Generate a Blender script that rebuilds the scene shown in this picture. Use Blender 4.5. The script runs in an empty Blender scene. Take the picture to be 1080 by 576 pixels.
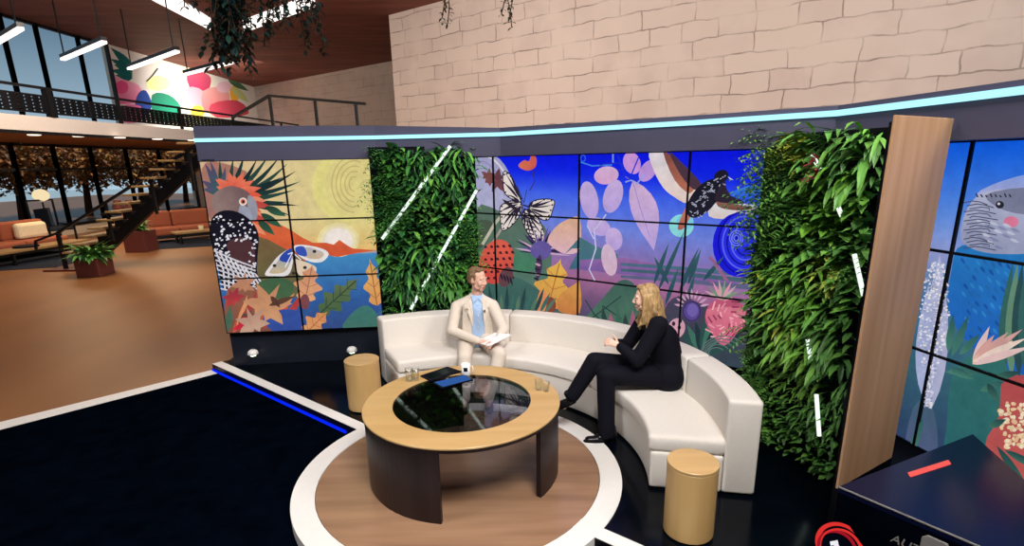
import bpy, bmesh, math, random
from mathutils import Vector, Matrix, Quaternion
from mathutils.geometry import tessellate_polygon
random.seed(7)
S = bpy.context.scene
COL = S.collection
PI = math.pi
R = math.radians
rnd = random.uniform

# ------------------------------------------------------------------ camera
FPX, PITCH, ROLL, CAMH, PX, PY = 576.14, 0.267783, 0.0175555, 2.415, 545.93, 330.43
_r0 = Vector((1, 0, 0)); _f = Vector((0, math.cos(PITCH), -math.sin(PITCH))); _d0 = Vector((0, -math.sin(PITCH), -math.cos(PITCH)))
_r = math.cos(ROLL) * _r0 + math.sin(ROLL) * _d0
_d = -math.sin(ROLL) * _r0 + math.cos(ROLL) * _d0
EYE = Vector((0, 0, CAMH))
cd = bpy.data.cameras.new('camera'); cam = bpy.data.objects.new('camera', cd); COL.objects.link(cam)
m = Matrix((( _r.x, -_d.x, -_f.x, 0), (_r.y, -_d.y, -_f.y, 0), (_r.z, -_d.z, -_f.z, CAMH), (0, 0, 0, 1)))
cam.matrix_world = m
cd.sensor_width = 36; cd.lens = 36 * FPX / 1080
cd.shift_x = (540 - PX) / 1080; cd.shift_y = (PY - 288) / 1080
cd.clip_start = .05; cd.clip_end = 300
S.camera = cam
S.cycles.transparent_max_bounces = 40

def ray(u, v):
    return ((u - PX) / FPX) * _r + ((v - PY) / FPX) * _d + _f
def P(u, v, z=0.0):                      # where a sight line meets a level
    d = ray(u, v); return EYE + d * ((z - CAMH) / d.z)
def at(u, v, y):                         # where it meets a depth
    d = ray(u, v); return EYE + d * (y / d.y)
def onpl(u, v, a, b):                    # where it meets an upright wall through a, b
    d = ray(u, v); n = Vector((-(b[1] - a[1]), b[0] - a[0], 0)); A = Vector((a[0], a[1], CAMH))
    return EYE + d * ((A - EYE).dot(n) / d.dot(n))

# ------------------------------------------------------------------ colour and materials
def lin(c):
    return tuple(((x / 255) / 12.92 if x / 255 <= .04045 else ((x / 255 + .055) / 1.055) ** 2.4) for x in c)
def rgba(c): return (*lin(c), 1)
MATS = {}
def mat(name, c, rough=.6, spec=.5, metal=0, noise=.12, scale=18, c2=None, bump=0, stretch=None, coat=0, alpha=None):
    m = bpy.data.materials.new(name); m.use_nodes = True; nt = m.node_tree; b = nt.nodes['Principled BSDF']
    b.inputs['Roughness'].default_value = rough; b.inputs['Specular IOR Level'].default_value = spec; b.inputs['Metallic'].default_value = metal
    b.inputs['Coat Weight'].default_value = coat
    tc = nt.nodes.new('ShaderNodeTexCoord'); mp = nt.nodes.new('ShaderNodeMapping'); nz = nt.nodes.new('ShaderNodeTexNoise')
    nt.links.new(tc.outputs['Object'], mp.inputs[0]); nt.links.new(mp.outputs[0], nz.inputs['Vector'])
    if stretch: mp.inputs['Scale'].default_value = stretch
    nz.inputs['Scale'].default_value = scale; nz.inputs['Detail'].default_value = 5
    rp = nt.nodes.new('ShaderNodeValToRGB'); nt.links.new(nz.outputs['Fac'], rp.inputs[0])
    L = lin(c); L2 = lin(c2) if c2 else tuple(x * (1 - noise) for x in L)
    rp.color_ramp.elements[0].position = .3; rp.color_ramp.elements[1].position = .7
    rp.color_ramp.elements[0].color = (*L2, 1); rp.color_ramp.elements[1].color = (*L, 1)
    nt.links.new(rp.outputs[0], b.inputs['Base Color'])
    if bump:
        bp = nt.nodes.new('ShaderNodeBump'); bp.inputs['Strength'].default_value = bump; bp.inputs['Distance'].default_value = .01
        nt.links.new(nz.outputs['Fac'], bp.inputs['Height']); nt.links.new(bp.outputs[0], b.inputs['Normal'])
    MATS[name] = m; return m
def glow(name, c, k=1.0):
    m = bpy.data.materials.new(name); m.use_nodes = True; nt = m.node_tree; nt.nodes.clear()
    o = nt.nodes.new('ShaderNodeOutputMaterial'); e = nt.nodes.new('ShaderNodeEmission')
    e.inputs[0].default_value = rgba(c); e.inputs[1].default_value = k; nt.links.new(e.outputs[0], o.inputs[0]); MATS[name] = m; return m
def vcol(name, emit=None, rough=.5, spec=.3, trans=0):
    m = bpy.data.materials.new(name); m.use_nodes = True; nt = m.node_tree
    a = nt.nodes.new('ShaderNodeVertexColor'); a.layer_name = 'Col'
    b = nt.nodes['Principled BSDF']
    if emit is not None:
        nt.nodes.remove(b); e = nt.nodes.new('ShaderNodeEmission'); e.inputs[1].default_value = emit
        tc = nt.nodes.new('ShaderNodeTexCoord'); nz = nt.nodes.new('ShaderNodeTexNoise'); nz.inputs['Scale'].default_value = 9; nz.inputs['Detail'].default_value = 6; nz.inputs['Roughness'].default_value = .65
        rp = nt.nodes.new('ShaderNodeValToRGB'); rp.color_ramp.elements[0].position = .3; rp.color_ramp.elements[1].position = .72; rp.color_ramp.elements[0].color = (.82, .82, .85, 1); rp.color_ramp.elements[1].color = (1.08, 1.07, 1.06, 1)
        mx = nt.nodes.new('ShaderNodeMix'); mx.data_type = 'RGBA'; mx.blend_type = 'MULTIPLY'; mx.inputs[0].default_value = 1
        nt.links.new(tc.outputs['Object'], nz.inputs['Vector']); nt.links.new(nz.outputs['Fac'], rp.inputs[0]); nt.links.new(a.outputs[0], mx.inputs[6]); nt.links.new(rp.outputs[0], mx.inputs[7])
        nt.links.new(mx.outputs[2], e.inputs[0]); nt.links.new(e.outputs[0], nt.nodes['Material Output'].inputs[0])
    else:
        nt.links.new(a.outputs[0], b.inputs['Base Color']); b.inputs['Roughness'].default_value = rough; b.inputs['Specular IOR Level'].default_value = spec
        if trans:
            b.inputs['Subsurface Weight'].default_value = 0
    MATS[name] = m; return m
def glassmat(name, tint=(255, 255, 255), refl=.12, rough=.02):
    m = bpy.data.materials.new(name); m.use_nodes = True; nt = m.node_tree; nt.nodes.clear()
    o = nt.nodes.new('ShaderNodeOutputMaterial'); t = nt.nodes.new('ShaderNodeBsdfTransparent'); g = nt.nodes.new('ShaderNodeBsdfGlossy')
    f = nt.nodes.new('ShaderNodeLayerWeight'); mx = nt.nodes.new('ShaderNodeMixShader'); pw = nt.nodes.new('ShaderNodeMath'); pw.operation = 'POWER'; pw.inputs[1].default_value = 4; ad = nt.nodes.new('ShaderNodeMath'); ad.operation = 'ADD'; ad.inputs[1].default_value = .045
    t.inputs[0].default_value = rgba(tint); g.inputs['Roughness'].default_value = rough
    mm = nt.nodes.new('ShaderNodeMath'); mm.operation = 'MULTIPLY'; mm.inputs[1].default_value = refl
    nt.links.new(f.outputs['Facing'], pw.inputs[0]); nt.links.new(pw.outputs[0], ad.inputs[0]); nt.links.new(ad.outputs[0], mm.inputs[0]); nt.links.new(mm.outputs[0], mx.inputs[0])
    nt.links.new(t.outputs[0], mx.inputs[1]); nt.links.new(g.outputs[0], mx.inputs[2]); nt.links.new(mx.outputs[0], o.inputs[0]); MATS[name] = m; return m

def woodmat(name, c, c2, scale=3.0, stretch=(1, 1, .08), rough=.5, spec=.4, planks=None):
    m = mat(name, c, rough, spec, c2=c2, scale=scale, stretch=stretch)
    if planks:
        nt = m.node_tree; b = nt.nodes['Principled BSDF']; src = b.inputs['Base Color'].links[0].from_socket
        br = nt.nodes.new('ShaderNodeTexBrick'); tc = nt.nodes['Texture Coordinate']
        mp = nt.nodes.new('ShaderNodeMapping'); mp.inputs['Rotation'].default_value = (0, 0, planks[2]); nt.links.new(tc.outputs['Object'], mp.inputs[0]); nt.links.new(mp.outputs[0], br.inputs[0])
        br.inputs['Scale'].default_value = 1; br.inputs['Brick Width'].default_value = planks[0]; br.inputs['Row Height'].default_value = planks[1]
        br.inputs['Mortar Size'].default_value = planks[1] * .012; br.inputs['Color1'].default_value = (1, 1, 1, 1); br.inputs['Color2'].default_value = (.82, .82, .82, 1); br.inputs['Mortar'].default_value = (.5, .5, .5, 1)
        mx = nt.nodes.new('ShaderNodeMix'); mx.data_type = 'RGBA'; mx.blend_type = 'MULTIPLY'; mx.inputs[0].default_value = 1
        nt.links.new(src, mx.inputs[6]); nt.links.new(br.outputs[0], mx.inputs[7]); nt.links.new(mx.outputs[2], b.inputs['Base Color'])
    return m

def brickmat(name, c, c2, joint, w=1.0, h=.45):
    m = bpy.data.materials.new(name); m.use_nodes = True; nt = m.node_tree; b = nt.nodes['Principled BSDF']; b.inputs['Roughness'].default_value = .85; b.inputs['Specular IOR Level'].default_value = .15
    tc = nt.nodes.new('ShaderNodeTexCoord'); nz = nt.nodes.new('ShaderNodeTexNoise'); nz.inputs['Scale'].default_value = 1.5; nz.inputs['Detail'].default_value = 4
    nt.links.new(tc.outputs['Object'], nz.inputs['Vector'])
    sc = nt.nodes.new('ShaderNodeVectorMath'); sc.operation = 'SCALE'; sc.inputs['Scale'].default_value = .2; nt.links.new(nz.outputs['Color'], sc.inputs[0])
    ad = nt.nodes.new('ShaderNodeVectorMath'); ad.operation = 'ADD'; nt.links.new(tc.outputs['Object'], ad.inputs[0]); nt.links.new(sc.outputs[0], ad.inputs[1])
    br = nt.nodes.new('ShaderNodeTexBrick'); nt.links.new(ad.outputs[0], br.inputs[0])
    for k, v in (('Scale', 1), ('Brick Width', w), ('Row Height', h), ('Mortar Size', .022), ('Mortar Smooth', .6), ('Bias', 0)): br.inputs[k].default_value = v
    br.offset = .45; br.squash = .62; br.squash_frequency = 3
    br.inputs['Color1'].default_value = rgba(c); br.inputs['Color2'].default_value = rgba(c2); br.inputs['Mortar'].default_value = rgba(joint)
    n2 = nt.nodes.new('ShaderNodeTexNoise'); n2.inputs['Scale'].default_value = 1.1; n2.inputs['Detail'].default_value = 6; nt.links.new(tc.outputs['Object'], n2.inputs['Vector'])
    rp = nt.nodes.new('ShaderNodeValToRGB'); rp.color_ramp.elements[0].position = .36; rp.color_ramp.elements[1].position = .62; nt.links.new(n2.outputs['Fac'], rp.inputs[0])
    mx = nt.nodes.new('ShaderNodeMix'); mx.data_type = 'RGBA'; nt.links.new(rp.outputs[0], mx.inputs[0]); mx.inputs[6].default_value = rgba(c); nt.links.new(br.outputs[0], mx.inputs[7])
    nt.links.new(mx.outputs[2], b.inputs['Base Color'])
    bp = nt.nodes.new('ShaderNodeBump'); bp.inputs['Strength'].default_value = .35; bp.inputs['Distance'].default_value = .03; bp.invert = True
    nt.links.new(br.outputs['Fac'], bp.inputs['Height']); nt.links.new(bp.outputs[0], b.inputs['Normal'])
    MATS[name] = m; return m

mat('stage_black', (4, 9, 17), .16, .14, noise=.4, scale=4)
mat('deck_black', (3, 8, 18), .3, .0, noise=.5, scale=6)
mat('white_paint', (236, 232, 226), .45, .3, noise=.03)
mat('black_riser', (6, 7, 12), .35, .2)
mat('fascia', (72, 70, 90), .55, .25, noise=.1, scale=5)
mat('wall_dark', (26, 30, 42), .4, .4, noise=.15, scale=6)
mat('bezel', (6, 7, 14), .35, .3)
mat('sofa_fabric', (226, 218, 208), .85, .15, noise=.05, scale=60, bump=.05)
mat('seam', (170, 160, 150), .9, .1)
woodmat('oak', (208, 170, 112), (188, 148, 92), 7, (1, 1, .1), .42, .4)
woodmat('oak_top', (206, 168, 112), (188, 150, 94), 5, (.15, 1.6, 1), .32, .45)
woodmat('oak_panel', (178, 138, 104), (158, 118, 84), 9, (1.5, 1.5, .06), .55, .3)
woodmat('espresso', (44, 29, 30), (30, 20, 22), 8, (1.5, 1.5, .12), .4, .35)
woodmat('ring_wood', (166, 128, 98), (134, 100, 76), 2.2, (.35, 3, 1), .24, .5)
woodmat('lobby_floor', (150, 102, 62), (126, 84, 52), .8, (1, .25, 1), .38, .35)
woodmat('ceiling_wood', (150, 92, 78), (116, 70, 62), 1.2, (.15, 2, 1), .7, .2, planks=(9, .5, -.66))
brickmat('brick_bright', (216, 196, 182), (204, 182, 170), (152, 133, 122), 1.5, .46)
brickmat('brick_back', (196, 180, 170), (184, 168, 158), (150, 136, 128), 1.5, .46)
mat('black_metal', (9, 10, 15), .45, .4)
mat('slab_white', (214, 204, 196), .7, .2, noise=.05)
mat('soffit', (150, 104, 66), .7, .2, noise=.15, scale=2)
mat('lobby_wall', (200, 190, 176), .8, .2)
mat('sofa_orange', (150, 84, 60), .8, .2, noise=.12)
mat('cushion_cream', (226, 214, 180), .8, .2)
mat('pot_brown', (96, 48, 42), .5, .3)
mat('tread_wood', (150, 118, 76), .55, .3, noise=.2, stretch=(1, .2, 1))
mat('rug', (44, 50, 62), .95, .05, noise=.3, scale=9)
mat('bark', (58, 40, 28), .9, .1)
vcol('leaves', None, .45, .35)
vcol('screen_image', 1.0)
vcol('paint_mural', None, .8, .1)
glow('led_cyan', (172, 240, 255), 1.3)
glow('led_blue', (6, 36, 240), 1.1)
glow('led_white', (236, 255, 240), 1.2)
glow('lamp_white', (255, 240, 230), 2.2)
glow('trough_white', (255, 246, 240), 1.6)
glow('downlight', (255, 235, 210), 2.2)
glow('dome_glow', (235, 255, 225), 5.0)
mat('water', (206, 226, 236), .3, .4, noise=.1, scale=.4)  # pale blue standing in for low sky outside the windows
glow('lantern', (236, 214, 170), 1.1)
glassmat('window_glass', (246, 250, 252), .06, .2)
glassmat('table_glass', (200, 202, 210), 1.0)
glassmat('clear_glass', (252, 254, 253), 1.0)
mat('screen_off', (10, 12, 20), .15, .5)
glow('tablet_blue', (50, 92, 160), 1.0)
mat('paper', (240, 238, 236), .8, .1)
mat('desk_navy', (10, 16, 44), .25, .35)
mat('red_mark', (226, 84, 76), .5, .3)
mat('grey_line', (128, 124, 120), .5, .3)
glow('emblem_red', (222, 50, 46), 1.0); glow('emblem_dark_red', (160, 22, 40), 1.0); mat('emblem_white', (225, 225, 232), .5, .3)
mat('cream_suit', (218, 204, 188), .85, .12, noise=.06, scale=40)
mat('shirt_blue', (166, 192, 226), .8, .15, noise=.05, scale=40)
mat('skin_man', (226, 176, 154), .55, .3, noise=.06)
mat('skin_woman', (234, 188, 166), .5, .3, noise=.06)
mat('hair_brown', (134, 106, 78), .7, .2, noise=.4, scale=60, stretch=(1, 1, .3))
mat('hair_blonde', (204, 168, 116), .5, .35, c2=(124, 92, 58), scale=22, stretch=(1.6, 1.6, .25))
mat('black_cloth', (15, 15, 26), .85, .15, noise=.25, scale=30)
mat('shoe_black', (12, 11, 14), .3, .4)
mat('shoe_brown', (62, 38, 32), .4, .4)
mat('lip', (176, 92, 88), .5, .3)
mat('eye_white', (236, 232, 228), .2, .5); mat('eye_iris', (40, 34, 32), .2, .5)

# ------------------------------------------------------------------ object helpers
def obj(name, bm, m, parent=None, smooth=False, rec=True, world=None):
    if rec: bmesh.ops.recalc_face_normals(bm, faces=bm.faces)
    me = bpy.data.meshes.new(name); bm.to_mesh(me); bm.free()
    for x in (m if isinstance(m, (list, tuple)) else [m]): me.materials.append(MATS[x])
    if smooth:
        for p in me.polygons: p.use_smooth = True
    o = bpy.data.objects.new(name, me); COL.objects.link(o)
    if parent:
        o.parent = parent
        o.matrix_parent_inverse = parent.matrix_world.inverted() if parent.type != 'EMPTY' else Matrix.Translation(-parent.location) if parent.rotation_euler.z == 0 else (Matrix.Translation(parent.location) @ parent.rotation_euler.to_matrix().to_4x4()).inverted()
    return o
def tag(o, label=None, cat=None, group=None, kind=None):
    if label: o['label'] = label
    if cat: o['category'] = cat
    if group: o['group'] = group
    if kind: o['kind'] = kind
    return o
def thing(name, label, cat, loc=(0, 0, 0), group=None):
    o = bpy.data.objects.new(name, None); COL.objects.link(o); o.location = loc; o.empty_display_size = .1
    return tag(o, label, cat, group)
def setting(name, bm, m, smooth=False):
    return tag(obj(name, bm, m, None, smooth), kind='structure')
def copy_tree(o, delta, label=None, group=None):
    r = o.copy(); COL.objects.link(r); r.location = o.location + Vector(delta)
    if label: r['label'] = label
    if group: r['group'] = group
    for ch in list(o.children):
        c = ch.copy(); COL.objects.link(c); c.parent = r
        for g in list(ch.children):
            d = g.copy(); COL.objects.link(d); d.parent = c
    return r

def NB(): return bmesh.new()
def box(bm, x0, x1, y0, y1, z0, z1, bev=0, mi=0):
    v = [bm.verts.new(p) for p in ((x0, y0, z0), (x1, y0, z0), (x1, y1, z0), (x0, y1, z0), (x0, y0, z1), (x1, y0, z1), (x1, y1, z1), (x0, y1, z1))]
    fs = [bm.faces.new([v[i] for i in q]) for q in ((3, 2, 1, 0), (4, 5, 6, 7), (0, 1, 5, 4), (1, 2, 6, 5), (2, 3, 7, 6), (3, 0, 4, 7))]
    for f in fs: f.material_index = mi
    if bev:
        es = list({e for f in fs for e in f.edges}); bmesh.ops.bevel(bm, geom=es, offset=bev, segments=2, affect='EDGES', profile=.5)
    return bm
def wall(bm, a, b, z0, z1, t, bev=0, mi=0):
    """upright slab from a to b, thickness t to the left of the run a>b (negative: right)"""
    a = Vector((a[0], a[1], 0)); b = Vector((b[0], b[1], 0)); u = (b - a).normalized(); n = Vector((-u.y, u.x, 0)) * t
    base = [a, b, b + n, a + n]
    return prism(bm, base, z0, z1, bev, mi)
def prism(bm, pts, z0, z1, bev=0, mi=0):
    lo = [bm.verts.new((p[0], p[1], z0)) for p in pts]; hi = [bm.verts.new((p[0], p[1], z1)) for p in pts]; n = len(pts); fs = []
    fs.append(bm.faces.new(lo[::-1])); fs.append(bm.faces.new(hi))
    for i in range(n): fs.append(bm.faces.new((lo[i], lo[(i + 1) % n], hi[(i + 1) % n], hi[i])))
    for f in fs: f.material_index = mi
    if bev:
        es = list({e for f in fs for e in f.edges}); bmesh.ops.bevel(bm, geom=es, offset=bev, segments=2, affect='EDGES', profile=.5)
    return bm
def bar(bm, a, b, w, h=None, up=Vector((0, 0, 1))):
    a = Vector(a); b = Vector(b); d = (b - a).normalized()
    if abs(d.dot(up)) > .98: up = Vector((0, 1, 0))
    s = d.cross(up).normalized(); t = s.cross(d); h = h or w
    v = []
    for p in (a, b):
        for i, j in ((-1, -1), (1, -1), (1, 1), (-1, 1)): v.append(bm.verts.new(p + s * i * w / 2 + t * j * h / 2))
    for q in ((0, 1, 2, 3), (7, 6, 5, 4), (0, 4, 5, 1), (1, 5, 6, 2), (2, 6, 7, 3), (3, 7, 4, 0)): bm.faces.new([v[i] for i in q])
    return bm
def tube(bm, pts, r, seg=10, cap=True):
    pts = [Vector(p) for p in pts]; rs = r if isinstance(r, (list, tuple)) else [r] * len(pts); rings = []
    ref = Vector((0, 0, 1))
    for i, p in enumerate(pts):
        d = (pts[min(i + 1, len(pts) - 1)] - pts[max(i - 1, 0)]).normalized()
        if abs(d.dot(ref)) > .95: ref = Vector((1, 0, 0)) if abs(d.x) < .9 else Vector((0, 1, 0))
        s = d.cross(ref).normalized(); t = d.cross(s)
        rings.append([bm.verts.new(p + (s * math.cos(2 * PI * k / seg) + t * math.sin(2 * PI * k / seg)) * rs[i]) for k in range(seg)])
    for a, b in zip(rings, rings[1:]):
        for k in range(seg): bm.faces.new((a[k], a[(k + 1) % seg], b[(k + 1) % seg], b[k]))
    if cap: bm.faces.new(rings[0][::-1]); bm.faces.new(rings[-1])
    return bm
def lathe(bm, prof, c=(0, 0, 0), seg=48, a0=0, a1=2 * PI, mi=0):
    full = abs(a1 - a0 - 2 * PI) < 1e-6; n = seg if full else seg + 1; rings = []
    for k in range(n):
        a = a0 + (a1 - a0) * k / seg
        rings.append([bm.verts.new((c[0] + r * math.cos(a), c[1] + r * math.sin(a), c[2] + z)) for r, z in prof])
    m = len(prof)
    for k in range(seg):
        A, B = rings[k], rings[(k + 1) % n]
        for i in range(m):
            f = bm.faces.new((A[i], A[(i + 1) % m], B[(i + 1) % m], B[i])); f.material_index = mi
    if not full: bm.faces.new(rings[0]); bm.faces.new(rings[-1][::-1])
    return bm
def cylinder(bm, c, r, z0, z1, seg=48, bev=.006, mi=0):
    c = Vector((c[0], c[1], 0)); prof = [(r - bev, z0), (r, z0 + bev), (r, z1 - bev), (r - bev, z1)]; rings = []
    for rr, z in prof: rings.append([bm.verts.new((c.x + rr * math.cos(2 * PI * k / seg), c.y + rr * math.sin(2 * PI * k / seg), z)) for k in range(seg)])
    for a, b in zip(rings, rings[1:]):
        for k in range(seg): bm.faces.new((a[k], a[(k + 1) % seg], b[(k + 1) % seg], b[k]))
    bm.faces.new(rings[0][::-1]); bm.faces.new(rings[-1]); return bm
def capsule(bm, a, b, ra, rb, seg=14, flat=1.0, axis=None):
    """closed tapered limb; flat squeezes it along axis"""
    a = Vector(a); b = Vector(b); d = b - a; L = max(d.length, 1e-5); d /= L
    ref = Vector(axis) if axis else (Vector((0, 0, 1)) if abs(d.z) < .9 else Vector((0, 1, 0)))
    s = d.cross(ref).normalized(); t = s.cross(d).normalized(); st = []
    for k in range(1, 5): q = k * PI / 8; st.append((-ra * math.cos(q), ra * math.sin(q)))
    for k in range(0, 4): q = k * PI / 8; st.append((L + rb * math.sin(q), rb * math.cos(q)))
    rings = [[bm.verts.new(a + d * x + (s * math.cos(2 * PI * k / seg) + t * flat * math.sin(2 * PI * k / seg)) * r) for k in range(seg)] for x, r in st]
    for A, B in zip(rings, rings[1:]):
        for k in range(seg): bm.faces.new((A[k], A[(k + 1) % seg], B[(k + 1) % seg], B[k]))
    p0 = bm.verts.new(a - d * ra); p1 = bm.verts.new(b + d * rb)
    for k in range(seg): bm.faces.new((p0, rings[0][(k + 1) % seg], rings[0][k])); bm.faces.new((p1, rings[-1][k], rings[-1][(k + 1) % seg]))
    return bm
def ellip(bm, c, r, M=None, seg=18):
    M4 = Matrix.Translation(Vector(c)) @ (M.to_4x4() if M else Matrix()) @ Matrix.Diagonal((*r, 1))
    bmesh.ops.create_uvsphere(bm, u_segments=seg, v_segments=seg // 2 + 2, radius=1, matrix=M4); return bm
def fuse(name, bm, m, parent=None, voxel=.008, smooth=4, fac=.5):
    """one continuous skin over everything in bm"""
    me = bpy.data.meshes.new('tmp'); bmesh.ops.recalc_face_normals(bm, faces=bm.faces); bm.to_mesh(me); bm.free(); o = bpy.data.objects.new('tmp', me); COL.objects.link(o)
    a = o.modifiers.new('r', 'REMESH'); a.mode = 'VOXEL'; a.voxel_size = voxel
    if smooth: b = o.modifiers.new('s', 'SMOOTH'); b.iterations = smooth; b.factor = fac
    dg = bpy.context.evaluated_depsgraph_get(); me2 = bpy.data.meshes.new_from_object(o.evaluated_get(dg)); bpy.data.objects.remove(o); bpy.data.meshes.remove(me)
    me2.name = name; me2.materials.clear(); me2.materials.append(MATS[m])
    for p in me2.polygons: p.use_smooth = True
    q = bpy.data.objects.new(name, me2); COL.objects.link(q)
    if parent: q.parent = parent; q.matrix_parent_inverse = Matrix.Translation(-parent.location)
    return q
def text_mesh(s, size, depth):
    cu = bpy.data.curves.new('t', 'FONT'); cu.body = s; cu.size = size; cu.extrude = depth; cu.align_x = 'LEFT'
    o = bpy.data.objects.new('t', cu); COL.objects.link(o); dg = bpy.context.evaluated_depsgraph_get()
    me = bpy.data.meshes.new_from_object(o.evaluated_get(dg)); bpy.data.objects.remove(o); bm = bmesh.new(); bm.from_mesh(me); return bm

# ================================================================== THE STUDIO SHELL
FL = -.09
U = Vector((.792, -.611, 0))                                   # run of the centre wall and of the stage edge
E0 = Vector((-3.925, 6.6, 0)); ED = Vector((.785, -.62, 0)).normalized(); EN = Vector((-ED.y, ED.x, 0))
E1 = E0 + ED * 10.5
RC = Vector((-.487, 3.965, 0)); RO, RI = 1.296, 1.125
setting('floor', box(NB(), -14, 9, -7, 9, FL - .2, FL), 'deck_black')
setting('floor', prism(NB(), [(-3.86, 6.62), (-13.5, -2.8), (-45, -2.8), (-45, 60), (24, 60), (24, 9), (-3.6, 9)], FL - .05, FL + .004), 'lobby_floor')
# painted line between the black deck and the lobby floor
w0, w1 = P(0, 446, FL), P(229, 389.5, FL); w0b, w1b = P(0, 457.6, FL), P(229, 394.2, FL)
dl = (w0 - w1)
q = [w1, w0 + dl * 2, w0b + dl * 2, w1b]
setting('trim_1', prism(NB(), [(p.x, p.y) for p in q], FL + .002, FL + .008), 'white_paint')
# raised stage with its disc
st = [E0, E1, E1 + Vector((2, 3, 0)), Vector((7, 9, 0)), Vector((-3.7, 9, 0)), Vector((-3.78, 6.75, 0))]
setting('floor', prism(NB(), st, FL, 0), 'stage_black')
b = NB(); s0 = E0 + EN * .0; s1 = E1
prism(b, [E0, E1, E1 + EN * .115, E0 + EN * .115], 0, .004)
setting('trim_2', b, 'white_paint')
b = NB(); lathe(b, [(RI, FL), (RO, FL), (RO, .006), (RI, .006)], RC, 128)
tag(setting('trim_3', b, 'white_paint', False), kind='structure')
setting('floor', cylinder(NB(), RC, RI - .004, FL, .0055, 128, .002), 'ring_wood')
b = NB(); prism(b, [E0 - EN * .003, E1 - EN * .003, E1, E0], FL, .0)
setting('trim_4', b, 'black_riser')
# blue light line at the foot of the stage edge
t_end = 2.86
b = NB(); prism(b, [E0 - EN * .02, E0 + ED * t_end - EN * .02, E0 + ED * t_end - EN * .004, E0 - EN * .004], FL + .003, FL + .028)
tag(obj('led_strip', b, 'led_blue'), 'glowing blue light line along the foot of the raised black stage edge', 'light')

# walls behind the screens
WL = [Vector((-3.60, 6.475, 0)), Vector((-2.70, 6.59, 0)), Vector((-1.78, 6.645, 0)), Vector((-.62, 6.70, 0))]
CA = Vector((-.252, 6.853, 0)); CC = CA + U * 2.4276; CORN = Vector((2.515, 4.718, 0))
RR = Vector((2.792, 3.46, 0)); RE = Vector((.215, -.9766, 0))
b = NB()
for a_, b_ in zip(WL, WL[1:]): wall(b, a_ + Vector((0, .05, 0)), b_ + Vector((0, .05, 0)), 0, 2.52, .12)
setting('wall_left', b, 'wall_dark')
CN = Vector((U.y, -U.x, 0)) * -1                                # away from the camera
c0 = CA - U * .34
setting('wall_centre', wall(NB(), c0 + CN * .05, CORN + CN * .05, 0, 2.52, .12), 'wall_dark')
RN = Vector((.9766, .215, 0))
setting('wall_right', wall(NB(), CORN + RN * .05, CORN + RN * .05 + RE * 4.6, 0, 2.52, .12), 'wall_dark')
# header band with its light line
ZL = 2.73
K = [P(u, v, ZL) for u, v in ((205, 148), (395, 145), (527, 141.7), (730, 129.5), (882, 119.5), (1000, 105))]
k5 = P(1080, 95, ZL); K.append(k5 + (k5 - K[-1]).normalized() * 2.2)
ztop = [2.885, 2.86, 2.80, 2.79, 2.785, 2.785, 2.785]
b = NB(); N_ = len(K); fr = []; bk = []
for i, p in enumerate(K):
    d = (K[min(i + 1, N_ - 1)] - K[max(i - 1, 0)]); d.z = 0; d.normalize(); n = Vector((-d.y, d.x, 0))
    fr.append(p + n * .012); bk.append(p + n * .22)
V4 = [[b.verts.new((q.x, q.y, z)) for q, z in ((f, 2.5), (f, zt), (k, zt), (k, 2.5))] for f, k, zt in zip(fr, bk, ztop)]
for A, B in zip(V4, V4[1:]):
    for i in range(4): b.faces.new((A[i], B[i], B[(i + 1) % 4], A[(i + 1) % 4]))
b.faces.new(V4[0]); b.faces.new(V4[-1][::-1])
setting('trim_5', b, 'fascia')
b = NB(); V4 = []
for i, (p, f) in enumerate(zip(K, fr)):
    d = (f - p)
    V4.append([b.verts.new((q.x, q.y, z)) for q, z in ((p - d, ZL - .02), (p - d, ZL + .02), (f, ZL + .02), (f, ZL - .02))])
for A, B in zip(V4, V4[1:]):
    for i in range(4): b.faces.new((A[i], B[i], B[(i + 1) % 4], A[(i + 1) % 4]))
b.faces.new(V4[0]); b.faces.new(V4[-1][::-1])
tag(obj('led_strip', b, 'led_cyan'), 'long pale cyan light line running along the dark header above all screens', 'light')

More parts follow.
